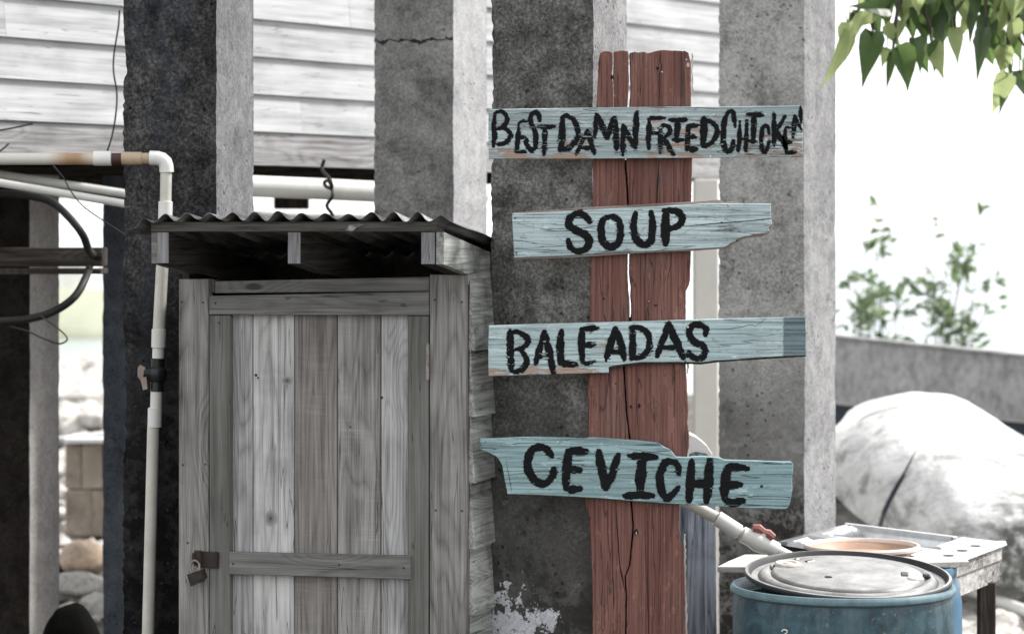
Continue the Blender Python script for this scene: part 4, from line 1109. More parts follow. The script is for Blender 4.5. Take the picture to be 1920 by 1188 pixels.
Z6 = (6.1935, 890, 810); Z7 = (6.1935, 1190, 810)
for Zk, st in [
 (Z6, [([(893,272),(840,200),(770,172),(682,190),(622,300),(627,450),(700,558),(790,598),(868,560),(913,480),(923,415)],78)]),
 (Z6, [([(1090,225),(1075,350),(1065,480),(1060,645)],86), ([(1085,218),(1180,215),(1300,225)],80), ([(1090,430),(1225,435)],78), ([(1062,655),(1150,660),(1220,655)],80)]),
 (Z6, [([(1440,225),(1460,350),(1490,500),(1520,650)],82), ([(1665,262),(1630,380),(1580,530),(1530,645)],72)]),
 (Z7, [([(-60,270),(80,280),(245,290)],78), ([(85,310),(75,450),(60,670)],100), ([(-115,730),(50,732),(210,735)],78)]),
 (Z7, [([(513,485),(500,385),(420,338),(342,372),(297,480),(297,620),(332,728),(380,768),(440,720),(505,645)],74)]),
 (Z7, [([(665,335),(655,450),(645,600),(632,800)],80), ([(875,335),(860,450),(855,600),(837,800)],88), ([(660,600),(850,600)],80)]),
 (Z7, [([(1080,405),(1060,500),(1045,620),(1042,765)],88), ([(1070,402),(1180,402),(1310,415)],76), ([(1070,610),(1230,605)],76), ([(1045,785),(1140,812),(1260,790)],78)])]:
    letter(st, *Zk, YS - .0007, s4, dry=.12)
nails(s4, [(1046,828),(1138,866)], YS, 'chalk', .0022)
nails(s4, [(1428,911)], YS, 'nail', .004)

# ------------------------------------------------------------------ bluish post behind the red board
bp = MB(); slab([(1262,812),(1290,816),(1308,824),(1324,838),(1334,850),(1339,866),(1341,950),(1343,1100),(1344,1188),(1346,1620),(1262,1620)], 7.75, .10, .6, 8, 3, bp)
bpo = bp.build('bluish_post', M['bluepost'], None, smooth=False); tag(bpo, 'weathered blue grey post with a rounded white top between the red board and pale pier', 'post')
cp = MB(); slab([(1262,806),(1290,812),(1308,820),(1326,835),(1336,850),(1334,860),(1322,850),(1304,847),(1286,853),(1262,858)], 7.746, .112, .6, 6, 1.5, cp)
cp.build('white_top', M['hullwhite'], bpo)

# ------------------------------------------------------------------ slanted pvc pipe with red valve
YV = 7.16
rv = 11.5 / F * YV
vp = empty('valve_pipe', W(1390, 1050, YV)); tag(vp, 'slanted white pipe with a red valve handle ending above the blue drum', 'pipe')
def vs_(name, pts, rr, mat, n=18):
    mb = MB(); mb.tube([W(x, y, Y_) for x, y, Y_ in pts], rr, n); return mb.build(name, mat, vp, smooth=True)
vs_('pipe', [(1180, 888, 7.3), (1290, 942, 7.2), (1345, 971, YV)], rv * .95, M['pvc'])
vs_('coupling', [(1343, 970, YV), (1344, 970.5, YV), (1385, 997, YV), (1386, 997.5, YV)], [rv*.9, rv*1.28, rv*1.28, rv*.9], M['pvcw'])
vs_('pipe', [(1384, 996, YV), (1400, 1004, YV)], rv * .95, M['pvc'])
vs_('valve_body', [(1391, 1001, YV), (1392, 1001, YV), (1404, 1007, YV), (1410, 1009, YV), (1422, 1015, YV), (1434, 1021, YV), (1440, 1023, YV), (1456, 1032, YV), (1457, 1032.5, YV)], [rv*1.0, rv*1.36, rv*1.36, rv*1.5, rv*1.75, rv*1.5, rv*1.36, rv*1.36, rv], M['pvcw'])
vs_('pipe', [(1455, 1031, YV), (1505, 1056, YV)], rv * .98, M['pvc'])
vs_('valve_stem', [(1424, 1012, YV - .004), (1434, 999, YV - .006)], rv * .8, M['pvcw'], 12)
hb = MB()
hp = [W(x, y, YV - .008) for x, y in [(1412, 989), (1422, 990), (1432, 997), (1440, 1000), (1450, 1008)]]
hb.tube(hp, [.010, .013, .0105, .013, .011], 8); hb.tube([W(1433, 1004, YV), W(1436, 994, YV - .01)], .008, 8)
hb.build('valve_handle', M['redpl'], vp, smooth=True)

# ------------------------------------------------------------------ blue drum with its loose lid
DY = 6.8; DX = (1580 - CX) / F * DY; DR = 209 / F * DY; DZ = zof(1094, DY)
dr = empty('blue_drum', (DX, DY, 0)); tag(dr, 'scuffed dark blue plastic drum with a black lid, foremost at the bottom right', 'drum')
mb = MB(); mb.M = Matrix.Translation((DX, DY, 0))
mb.lathe([(DR*.90, .0), (DR*.965, .012), (DR*.975, .05), (DR*.985, .28), (DR*1.0, .30), (DR*1.0, .33), (DR*.985, .35), (DR*.985, .55), (DR*1.0, .57), (DR*1.0, .60), (DR*.985, .62), (DR*.984, DZ-.12), (DR*.982, DZ-.05), (DR*.972, DZ-.034), (DR*.962, DZ-.022), (DR*.90, DZ-.034), (DR*.90, .02)], 96)
body = mb.build('drum_body', M['drum'], dr, smooth=True, fix=False)
mb = MB(); mb.M = Matrix.Translation((DX, DY, 0))
prof = [(DR*.95, DZ-.022), (DR*.985, DZ-.021), (DR*1.003, DZ-.017), (DR*1.008, DZ-.010), (DR*1.000, DZ-.005), (DR*.990, DZ-.001), (DR*.972, DZ), (DR*.945, DZ-.003), (DR*.92, DZ-.012), (DR*.915, DZ-.036)]
mb.lathe(prof, 96, cap=False); mb.build('rim', M['drumrim'], dr, smooth=True, fix=False)
# small chalk figure on the drum side
th = math.asin(((1474 - CX)/F*DY - DX) / (DR * .98)) 
gm = MB(); cpts = [(1469,1183),(1470,1180.5),(1474,1179.5),(1478,1181.5),(1478,1185),(1474.5,1187.5),(1478,1190),(1478,1194),(1474,1196),(1470,1195)]
gp = []
for x, y in catmull([(a, b, 0) for a, b in cpts], 3) and [(q.x, q.y) for q in catmull([(a, b, 0) for a, b in cpts], 3)]:
    X = (x - CX)/F*(DY - DR*.9); s_ = (X - DX) / (DR*.985); Yy = DY - DR*.985*math.sqrt(1 - s_*s_) - .001
    gp.append(Vector((X, Yy, zof(y, Yy))))
gm.tube(gp, .0016, 6); gm.build('chalk_mark', M['chalk'], dr)
# lid
LT = R(6.0)
LM = Matrix.Translation((W(1590, 0, DY).x, DY, zof(1077.5, DY))) @ Matrix.Rotation(LT, 4, 'X') @ Matrix.Rotation(R(1.0), 4, 'Y')
LR = 194 / F * DY
lid = empty('drum_lid', (0, 0, 0)); lid.matrix_world = LM; ROOTM[lid] = LM
tag(lid, 'dusty black lid lying loose and slightly tilted on the dark blue drum', 'lid')
mb = MB(); mb.M = LM
mb.lathe([(0, -.018), (LR*.60, -.018), (LR*.9, -.016), (LR*.97, -.010), (LR*.995, -.006), (LR*1.0, .001), (LR*.99, .005), (LR*.965, .006), (LR*.950, .001), (LR*.93, -.009), (LR*.87, -.010), (LR*.85, -.004), (LR*.82, .002), (LR*.79, .003), (LR*.76, -.001), (LR*.745, -.002), (LR*.72, .006), (LR*.70, .008), (LR*.60, .008), (0, .008)], 96, cap=False)
mb.build('lid_disc', M['lid'], lid, smooth=True, fix=False)
def onlid(px, py):
    """point of the lid plane seen at a photo pixel"""
    o_ = LM.inverted() @ Vector((0, 0, EYE)); d_ = LM.inverted().to_3x3() @ Vector(((px-CX)/F, 1, (HY-py)/F))
    t_ = (.0 - o_.z) / d_.z; return o_ + d_ * t_
p = onlid(1477, 1064); mb = MB(); mb.M = LM
mb.lathe([(0, -.01), (.034, -.01), (.034, .012), (.031, .015), (.022, .015), (.020, .012), (.012, .012), (.010, .015), (0, .015)], 28, p.x, p.y, cap=False); mb.build('bung', M['bung'], lid, smooth=True, fix=False)
mb = MB(); mb.M = LM
mb.lathe([(.045, -.012), (.048, .001), (.043, .006), (.038, .004), (.036, -.01)], 28, p.x, p.y, cap=False); mb.build('bung_collar', M['lid'], lid, smooth=True, fix=False)
p = onlid(1716, 1090); mb = MB(); mb.M = LM
mb.lathe([(0, -.01), (.021, -.01), (.021, .009), (.018, .012), (0, .012)], 24, p.x, p.y, cap=False); mb.build('bung', M['bung'], lid, smooth=True, fix=False)
p = onlid(1553, 1087); mb = MB(); mb.M = LM
mb.lathe([(0, .0090), (.010, .0090), (.010, .004)], 16, p.x, p.y, cap=False); mb.build('vent_hole', M['void'], lid, fix=False)
for (x, y, w_, h_) in [(1518, 1057, .016, .008), (1494, 1053, .010, .006), (1696, 1082, .022, .011), (1737, 1083, .013, .010)]:
    p = onlid(x, y); mb = MB(); mb.M = LM @ Matrix.Translation((p.x, p.y, .002)) @ Matrix.Rotation(math.atan2(p.y, p.x), 4, 'Z')
    mb.bbox((-h_, -w_, -.01), (h_, w_, .0085), .004); mb.build('moulded_lug', M['blackpl'], lid)
# second drum
D2Y = 7.36; D2R = .185; D2X = (1805 - CX)/F*D2Y - D2R*1.002; D2Z = .892
d2 = empty('blue_drum', (D2X, D2Y, 0)); tag(d2, 'brighter blue drum half hidden behind the dark blue drum, beside the sink table', 'drum')
mb = MB(); mb.M = Matrix.Translation((D2X, D2Y, 0))
mb.lathe([(D2R*.93, 0), (D2R*.98, .02), (D2R*.99, .5), (D2R, .52), (D2R, .55), (D2R*.99, .57), (D2R*.98, D2Z-.10), (D2R*.93, D2Z-.045), (D2R*.88, D2Z-.03), (0, D2Z-.035)], 64, cap=False); mb.build('drum_body', M['drum2'], d2, smooth=True, fix=False)
mb = MB(); mb.M = Matrix.Translation((D2X, D2Y, 0)); mb.lathe([(D2R*.86, D2Z-.034), (D2R*.90, D2Z-.030), (D2R*.91, D2Z-.006), (D2R*.89, D2Z), (D2R*.86, D2Z-.002), (D2R*.84, D2Z-.030)], 64, cap=False); mb.build('rim', M['drum2'], d2, smooth=True, fix=False)
# bleached board lying on the second drum
pb = MB(); zb2 = D2Z + .001
pts = [(W(1345, 0, 7.18).x, 7.18), (W(1365, 0, 7.3).x, 7.30), (W(1397, 0, 7.46).x, 7.46), (W(1812, 0, 7.385).x, 7.385), (W(1817, 0, 7.29).x, 7.29), (W(1430, 0, 7.17).x, 7.17)]
pb.prism([(x, y, zb2) for x, y in pts], (0, 0, .014)); o = pb.build('loose_board', M['palewood']); tag(o, 'bleached loose board lying across behind the drum lid', 'board')

# ------------------------------------------------------------------ sink on its timber table
ZS = .87
def G(px, py, z=ZS):
    Y = (EYE - z) * F / (py - HY); return Vector(((px - CX) / F * Y, Y, z))
A_, B_, C_, D_ = G(1447, 1013), G(1590, 978), G(1897, 1015), G(1772, 1062)
table = empty('sink_table', (*((A_ + C_) / 2).xy, 0), math.atan2((D_ - A_).y, (D_ - A_).x)); tag(table, 'rough timber table carrying the steel sink at the right', 'table')
def bil(a, b, z): p = A_*(1-a)*(1-b) + B_*a*(1-b) + C_*a*b + D_*(1-a)*b; return Vector((p.x, p.y, z))   # a towards back, b towards right
sink = empty('steel_sink', (*((A_ + C_) / 2).xy, ZS)); tag(sink, 'stainless steel double sink lying on the timber table at the right', 'sink')
def rrect(a0, a1, b0, b1, r, n=5):
    out = []
    for (ca, cb, t0) in [(a0 + r, b0 + r, 180), (a0 + r, b1 - r, 90), (a1 - r, b1 - r, 0), (a1 - r, b0 + r, -90)]:
        for k in range(n + 1):
            t_ = math.radians(t0 - 90 * k / n)
            out.append((ca + r * math.cos(t_), cb + r * math.sin(t_)))
    return out
def loopmesh(loops, close=False):
    mb = MB(); n = len(loops[0]); V = [p for l in loops for p in l]; Fc = []
    for j in range(len(loops) - 1):
        for i in range(n): Fc.append((j*n+i, j*n+(i+1) % n, (j+1)*n+(i+1) % n, (j+1)*n+i))
    if close: Fc.append(tuple(range((len(loops)-1)*n, len(loops)*n)))
    return mb.add(V, Fc)
# deck built as grid cells leaving two openings
ho = [rrect(.42, .95, .045, .80, .05), rrect(.05, .36, .045, .80, .05)]
bm = bmesh.new()
outer = [bm.verts.new(bil(a, b, ZS)) for a, b in rrect(0, 1, 0, 1, .035)]
edges = [bm.edges.new((outer[i], outer[(i+1) % len(outer)])) for i in range(len(outer))]
for h in ho:
    vv_ = [bm.verts.new(bil(a, b, ZS)) for a, b in h]; edges += [bm.edges.new((vv_[i], vv_[(i+1) % len(vv_)])) for i in range(len(vv_))]
bmesh.ops.triangle_fill(bm, use_beauty=True, use_dissolve=False, edges=edges)
mb = MB(); mb.addbm(bm)
o_r = rrect(0, 1, 0, 1, .035)
mb.add([bil(a, b, ZS) for a, b in o_r] + [bil(a, b, ZS - .012) for a, b in rrect(-.006, 1.006, -.006, 1.006, .035)], [(i, (i+1) % 24, (i+1) % 24 + 24, i + 24) for i in range(24)])
mb.build('deck', M['steel'], sink)
for (a0, a1, b0, b1) in [(.42, .95, .045, .80), (.05, .36, .045, .80)]:
    L = []
    for (e_, dz) in [(0, 0), (-.006, .003), (-.014, -.002), (-.022, -.02), (-.034, -.13), (-.07, -.15), (-.14, -.155)]:
        L.append([bil(a, b, ZS + dz) for a, b in rrect(a0 - e_, a1 + e_, b0 - e_, b1 + e_, max(.02, .05 + e_ * .1))])
    loopmesh(L, True).build('bowl', M['steel'], sink, smooth=True)
for i in range(4):
    c = bil(.12 + .2 * i, .895, ZS + .0012); mb = MB(); mb.lathe([(0, 0), (.016, 0), (.016, -.001)], 18, 0, 0, cap=False)
    mb.v = [v + c for v in mb.v]; mb.build('tap_hole', M['void'], sink, fix=False)
# basin
bc = G(1616, 1024, ZS + .030)
bs = MB(); r_ = 108 / F * bc.y
bs.lathe([(0, -.028), (r_*.80, -.028), (r_*.93, -.006), (r_*.985, -.006), (r_, .0), (r_*.97, .0), (r_*.90, -.006), (r_*.80, -.022), (0, -.024)], 64, cap=False)
bs.v = [v + bc for v in bs.v]
o = bs.build('plastic_basin', M['terra'], smooth=True, fix=False); tag(o, 'round peach coloured plastic basin resting in the near bowl of the steel sink', 'basin')
rm = MB(); rm.lathe([(r_*.965, -.007), (r_*1.005, -.005), (r_*1.01, .002), (r_*.99, .007), (r_*.955, .007), (r_*.925, .001), (r_*.92, -.004)], 64, cap=False); rm.v = [v + bc for v in rm.v]; rm.build('rim', M['terrarim'], o, smooth=True, fix=False)
# table timbers
def beam2(name, p, q, w, h, mat, parent, zt):
    p = Vector((p.x, p.y, zt)); q = Vector((q.x, q.y, zt)); d = (q - p).normalized(); nn = Vector((-d.y, d.x, 0))
    M0 = Matrix.Translation(p) @ Matrix.Rotation(math.atan2(d.y, d.x), 4, 'Z')
    if mat is M['tabletop'] and abs(d.dot((D_ - A_).normalized())) < .7: mat = M['tabletop_y']
    mb = MB(); mb.M = M0; mb.bbox((0, 0, -h), ((q - p).length, w, 0), .002, .0006)
    return mb.build(name, mat, parent)
ce = lambda a, b: bil(a, b, 0)
beam2('apron_board', ce(.0, .955), ce(.965, .955), .022, .042, M['tabletop'], table, ZS - .014)
beam2('apron_board', ce(.02, .945), ce(.96, .945), .022, .060, M['tabletop'], table, ZS - .058)
beam2('apron_board', ce(.05, .03), ce(.05, .93), .022, .09, M['tableleg'], table, ZS - .016)  # dark timber stands for the shade under the sink's front rim
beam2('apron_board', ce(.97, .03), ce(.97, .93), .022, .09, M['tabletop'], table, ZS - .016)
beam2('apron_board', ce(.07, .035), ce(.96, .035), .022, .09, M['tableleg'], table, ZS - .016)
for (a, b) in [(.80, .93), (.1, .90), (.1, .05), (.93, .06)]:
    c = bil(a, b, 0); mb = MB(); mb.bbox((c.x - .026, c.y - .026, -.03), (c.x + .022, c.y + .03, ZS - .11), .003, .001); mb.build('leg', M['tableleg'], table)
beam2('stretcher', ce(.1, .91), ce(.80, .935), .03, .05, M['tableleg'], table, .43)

# ------------------------------------------------------------------ right background
# timber bulkhead by the water
bh = empty('bulkhead', (W(1745, 0, 17).x, 17, 0)); tag(bh, 'long low wall of one wide grey plank over dark boards, behind the white hull', 'wall')
def bhp(px, py, base):
    Y = 18.0 - (px - 1570) / 350 * 2.3
    return W(px, py, Y)
def bplank(name, tl, tr, bl, br, mat, th=.07, dy=0):
    q = [bhp(*tl, 0), bhp(*tr, 0), bhp(*br, 0), bhp(*bl, 0)]
    mb = MB(); nrm = Vector((.45, .89, 0)).normalized(); q = [p + nrm * dy for p in q]
    mb.prism(q, nrm * th); return mb.build(name, mat, bh)
bplank('wide_plank', (1350, 610), (2060, 682), (1350, 733), (2060, 804), M['bulk'])
bplank('dark_board', (1350, 737), (2060, 808), (1350, 790), (2060, 862), M['bulkdark'], .05, .03)
bplank('dark_board', (1350, 794), (2060, 866), (1350, 850), (2060, 922), M['bulkdark'], .05, .045)
bplank('dark_board', (1350, 854), (2060, 926), (1350, 960), (2060, 1040), M['bulkdark'], .05, .03)
bplank('cap_rail', (1350, 606), (2060, 678), (1350, 610), (2060, 682), M['bulk'], .16, -.03)

# upturned hull
hull = empty('upturned_hull', (W(1750, 0, 13.6).x, 13.6, 0)); tag(hull, 'bleached white upturned boat hull, split and darkened low at its right, behind the sink', 'boat')
topc = [(1440, 835), (1500, 793), (1568, 760), (1610, 745), (1650, 738), (1690, 738), (1730, 744), (1780, 763), (1830, 790), (1880, 820), (1920, 848), (1990, 905), (2060, 980), (2110, 1050)]
botc = [(1440, 850), (1500, 884), (1568, 933), (1604, 957), (1640, 980), (1690, 1000), (1740, 1020), (1790, 1046), (1850, 1080), (1890, 1100), (1940, 1110), (2000, 1112), (2060, 1110), (2110, 1108)]
N_ = len(topc); T_ = catmull([(x, y, 0) for x, y in topc], 5); B_c = catmull([(x, y, 0) for x, y in botc], 5)
nS = len(T_); nT = 44
def lerpc(C, f):
    f = max(0, min(len(C) - 1.001, f)); k = int(f); return C[k].lerp(C[k + 1], f - k)
def hp_(u, j):
    tx = j / nT                      # 0 near edge .. 1 far edge
    th_ = math.pi * tx
    s_ = max(0, min(1, u + .62 * tx * (1 - tx)))
    Tc = lerpc(T_, s_ * (nS - 1)); Bc_ = lerpc(B_c, s_ * (nS - 1))
    Yt = 14.0 - 1.3 * s_; wd = 1.05 * math.sin(math.pi * min(.98, .12 + s_ * .82)) ** .5 + .1
    Tp = W(Tc.x, Tc.y, Yt); Bp = W(Bc_.x, Bc_.y, Yt - wd)
    back = Vector((Tp.x * 2 - Bp.x + .2, Yt + wd, Bp.z))
    c0, s0 = math.cos(th_), max(0, math.sin(th_)) ** .72
    p = (Bp + back) / 2 + (Bp - back) / 2 * c0; p.z = Bp.z + (Tp.z - Bp.z) * s0
    p += Vector((0, -.4, 1)) * (.035 * mnoise.noise(Vector((p.x * 2.5, p.y * 2.5, 1))) + .007 * mnoise.noise(Vector((p.x * 9, p.z * 5, 2))) + .003 * mnoise.noise(Vector((p.x * 22, p.z * 12, 5))))
    return p
uc = next(i for i in range(nS) if B_c[i].x > 1641) / (nS - 1)
def hull_part(name, us, tear=0):
    V = []; n_ = nT + 1
    for k, u in enumerate(us):
        for j in range(n_):
            w_ = 0
            if tear and k == (len(us) - 1 if tear < 0 else 0): w_ = tear * max(0, .014 * (1 - j / 9))
            V.append(hp_(u + w_, j))
    N0 = len(V); K = len(us)
    cen = [ (V[k * n_] + V[k * n_ + nT]) / 2 for k in range(K)]
    V += [V[k * n_ + j] + (cen[k] - V[k * n_ + j]).normalized() * .03 for k in range(K) for j in range(n_)]
    Fc = []
    for i in range(K - 1):
        for j in range(nT):
            q4 = (i*n_+j, (i+1)*n_+j, (i+1)*n_+j+1, i*n_+j+1)
            Fc.append(q4); Fc.append(tuple(N0 + x for x in q4[::-1]))
        for j in (0, nT): Fc.append((i*n_+j, (i+1)*n_+j, N0+(i+1)*n_+j, N0+i*n_+j))
    for i in (0, K - 1):
        for j in range(nT): Fc.append((i*n_+j, i*n_+j+1, N0+i*n_+j+1, N0+i*n_+j))
    mb = MB(); mb.add(V, Fc); mb.build(name, M['hull'], hull, smooth=True, fix=True)
hull_part('left_planking', list(np.linspace(0, uc, 44)), -1)
hull_part('right_planking', list(np.linspace(uc, .84, 80)), 1)
# pipe on the rubble
o = pipe('waste_pipe', [(1780, 1090, 12.6), (1860, 1122, 12.2), (1935, 1150, 11.8), (2000, 1176, 11.5)], 12/F*12.2, M['pvcw'], 'white pipe lying on the rubble under the upturned hull')

# ------------------------------------------------------------------ rubble
rock_data = []
for k in range(7):
    bm = rock_mesh(k + 1, 3); me = bpy.data.meshes.new('rock'); bm.to_mesh(me); bm.free()
    me.materials.append(M['rockpale']); rock_data.append(me)
def rock(px, py, wpx, hpx, z, label, mat='rockpale', k=None, name='rock', group='rocks and rubble on the shore', rz=None):
    k = rnd.randrange(7) if k is None else k
    hh = 0
    Y = (EYE - z) * F / (py + hpx / 2 - HY)
    sx = wpx / F * Y / 2; szz = hpx / F * Y / 2
    me = rock_data[k].copy() if mat != 'rockpale' else rock_data[k]
    if mat != 'rockpale': me.materials.clear(); me.materials.append(M[mat])
    o = bpy.data.objects.new(name, me); COL.objects.link(o)
    o.location = ((px - CX) / F * Y, Y, zof(py, Y)); o.scale = (sx, sx * .9, szz / .7)
    o.rotation_euler = (rnd.uniform(-.2, .2), rnd.uniform(-.2, .2), rz if rz is not None else 0)
    tag(o, label, 'rock', group); return o
rock(158, 1042, 84, 66, .05, 'large pale rock with tan underside at the foot of the tan block, left gap', 'rocktan', 1)
rock(150, 1096, 90, 52, .03, 'pale rounded rock lying just below the large tan rock, left gap', 'rockpale', 2)
rock(128, 1070, 46, 40, .0, 'dark rock wedged between the two pale rocks, left gap', 'rockdark', 3)
rock(172, 1062, 46, 30, .03, 'small pale stone between the tan rock and the pale rounded rock', 'rockpale', 5)
rock(178, 1128, 60, 32, .0, 'grey mottled stone just above the big black rock, left gap', 'rockpale', 4)
rock(1880, 1172, 90, 60, 0, 'pale rock in the bottom right corner beyond the table leg', 'rockpale', 3)
rock(1815, 1120, 44, 34, 0, 'pale stone left of the table leg below the white pipe', 'rockpale', 4)
# big black rock in front of the brown pier
bm = bmesh.new(); bmesh.ops.create_icosphere(bm, subdivisions=4, radius=1)
for v in bm.verts:
    p = v.co.copy(); v.co = p * (1 + .10 * mnoise.noise(p * 1.4 + Vector((4, 0, 0))) + .05 * mnoise.noise(p * 4)); v.co = Vector([math.copysign(abs(c_) ** .75, c_) for c_ in v.co]); v.co.z *= .72
for f in bm.faces: f.smooth = True
rkm = bpy.data.meshes.new('rock'); bm.to_mesh(rkm); bm.free(); rkm.materials.append(M['rockdark'])
rk = bpy.data.objects.new('rock', rkm); rk.data.materials.clear(); rk.data.materials.append(M['rockdark']); COL.objects.link(rk)
rk.location = (W(132, 0, 9.2).x, 9.2, .215); rk.scale = (.112, .13, .42); tag(rk, 'big black rounded rock in front of the brown pier, bottom left corner', 'rock', 'rocks and rubble on the shore')
# tan block wall piece with pale slab on top
bw = empty('block_wall', (W(157, 0, 15.6).x, 15.6, 0)); tag(bw, 'stub of tan concrete block wall seen through the gap at the left', 'wall')
for r_i, (ya, yb) in enumerate([(833, 916), (918, 1004)]):
    for x0_, x1_ in ([(122, 152), (153, 192), (193, 250)] if r_i == 0 else [(122, 172), (173, 230), (231, 250)]):
        a_ = W(x0_, yb, 15.6); b_ = W(x1_, ya, 15.6); mb = MB(); mb.bbox((a_.x, 15.6, a_.z), (b_.x, 15.8, b_.z), .006, .003); mb.build('block', M['block'], bw)
mb = MB(); a_ = W(118, 831, 15.5); b_ = W(256, 822, 15.5); mb.bbox((a_.x, 15.5, a_.z), (b_.x, 15.9, b_.z), .004); o = mb.build('pale_slab', M['white']); tag(o, 'pale flat slab lying on top of the tan block wall', 'slab')
mb = MB(); mb.M = Matrix.Translation(W(160, 816, 15.7)) @ Matrix.Rotation(R(-7), 4, 'Y'); mb.bbox((-.16, -.05, -.008), (.16, .05, .010), .003); o = mb.build('pale_plank', M['white']); tag(o, 'pale plank tilted on the slab over the tan block wall', 'plank')
# beach rubble as countless stones
st = MB()
def addrock(c, s, seed):
    bm = bmesh.new(); bmesh.ops.create_icosphere(bm, subdivisions=1, radius=1)
    for v in bm.verts:
        d = 1 + .45 * mnoise.noise(v.co * 1.3 + Vector((seed * 3.7, 0, 0)))
        v.co = Vector((v.co.x * d * s, v.co.y * d * s, v.co.z * d * s * .62)) + c
    st.addbm(bm)
for i in range(1500):
    Y = rnd.uniform(10.5, 31); side_ = rnd.random()
    px = rnd.uniform(-60, 330) if side_ < .6 else rnd.uniform(1740, 2000)
    if side_ >= .6: Y = rnd.uniform(10.5, 16)
    s_ = rnd.uniform(.02, .10) * (1 + (Y > 20) * rnd.uniform(0, 1.1))
    addrock(Vector(((px - CX) / F * Y, Y, .02 + s_ * .2)), s_, i)
o = st.build('rubble', M['rockpale'], base=Matrix.Identity(4), fix=False); tag(o, kind='stuff'); o['label'] = 'pale coral rubble covering the shore'; o['category'] = 'rubble'
st = MB()
for i in range(260):
    Y = rnd.uniform(22, 32); px = rnd.uniform(60, 240); s_ = rnd.uniform(.08, .26)
    addrock(Vector(((px - CX) / F * Y, Y, .06 + rnd.uniform(0, .22))), s_, i + 999)
o = st.build('shore_boulders', M['rockpale'], base=Matrix.Identity(4), fix=False); tag(o, kind='stuff'); o['label'] = 'heap of pale boulders along the water line'; o['category'] = 'rubble'

# pale yellow boat moored beyond
bt = empty('moored_boat', (W(60, 0, 55).x, 55, -.32)); tag(bt, 'pale yellow hulled boat on the water seen through the gap at the left', 'boat')
mb = MB(); L_ = []
for s_ in np.linspace(0, 1, 14):
    hw = .95 * math.sin(math.pi * min(1, .5 + .5 * (1 - s_) ** .8 + 0)) if s_ > .5 else .95
    hw = .95 * (1 - max(0, (s_ - .55) / .45) ** 2.2) + .02
    x_ = W(-330 + s_ * 640, 0, 55).x; zt_ = zof(541, 55) + .25 * max(0, s_ - .5) ** 2
    L_.append([Vector((x_, 55 - hw, zt_)), Vector((x_, 55 - hw * .86, zof(600, 55))), Vector((x_, 55 - hw * .5, -.55)), Vector((x_, 55 + hw * .5, -.55)), Vector((x_, 55 + hw * .86, zof(600, 55))), Vector((x_, 55 + hw, zt_))])
loopmesh(L_, True).build('hull', M['boatcream'], bt, smooth=True)
mb = MB(); a_ = W(-160, 545, 54.4); b_ = W(170, 470, 54.4); mb.bbox((a_.x, 54.5, a_.z), (b_.x, 55.5, b_.z), .05); cab = mb.build('cabin', M['white'], bt)
for k in range(6):
    mb = MB(); a_ = W(-130 + k * 50, 530, 54.45); b_ = W(-100 + k * 50, 495, 54.45); mb.bbox((a_.x, 54.44, a_.z), (b_.x, 54.495, b_.z), .01); mb.build('window', M['bluish'] if 'bluish' in M else M['pvcw'], cab)
mb = MB(); mb.tube([W(133, 545, 55), W(133, 250, 55)], .025, 8); mb.build('mast', M['pvcw'], bt)

# ------------------------------------------------------------------ shrubs by the bulkhead
def leaf_geo(mb, base, d, up, L, w, fold=.25, curl=.15, heart=False):
    d = d.normalized(); s = d.cross(up).normalized(); n = s.cross(d).normalized()
    if heart:
        rows = [(0.0, .0, .10), (.02, .34, -.03), (.14, .50, 0), (.34, .46, 0), (.56, .30, 0), (.78, .12, 0), (1.0, 0, 0)]
    else:
        rows = [(0.0, .0, 0), (.15, .28, 0), (.4, .5, 0), (.7, .36, 0), (1.0, 0, 0)]
    V = []; Fc = []
    for (t, hw, ex) in rows:
        c = base + d * L * (t if not (heart and t == 0) else .10) + n * (-curl * L * t * t)
        e = base + d * L * (t + (ex if t else 0)) + n * (-curl * L * t * t)
        V += [e + s * hw * w + n * fold * hw * w, c, e - s * hw * w + n * fold * hw * w]
    k = len(rows)
    for i in range(k - 1):
        a = i * 3
        Fc += [(a, a+1, a+4, a+3), (a+1, a+2, a+5, a+4)]
    return mb.add(V, Fc)
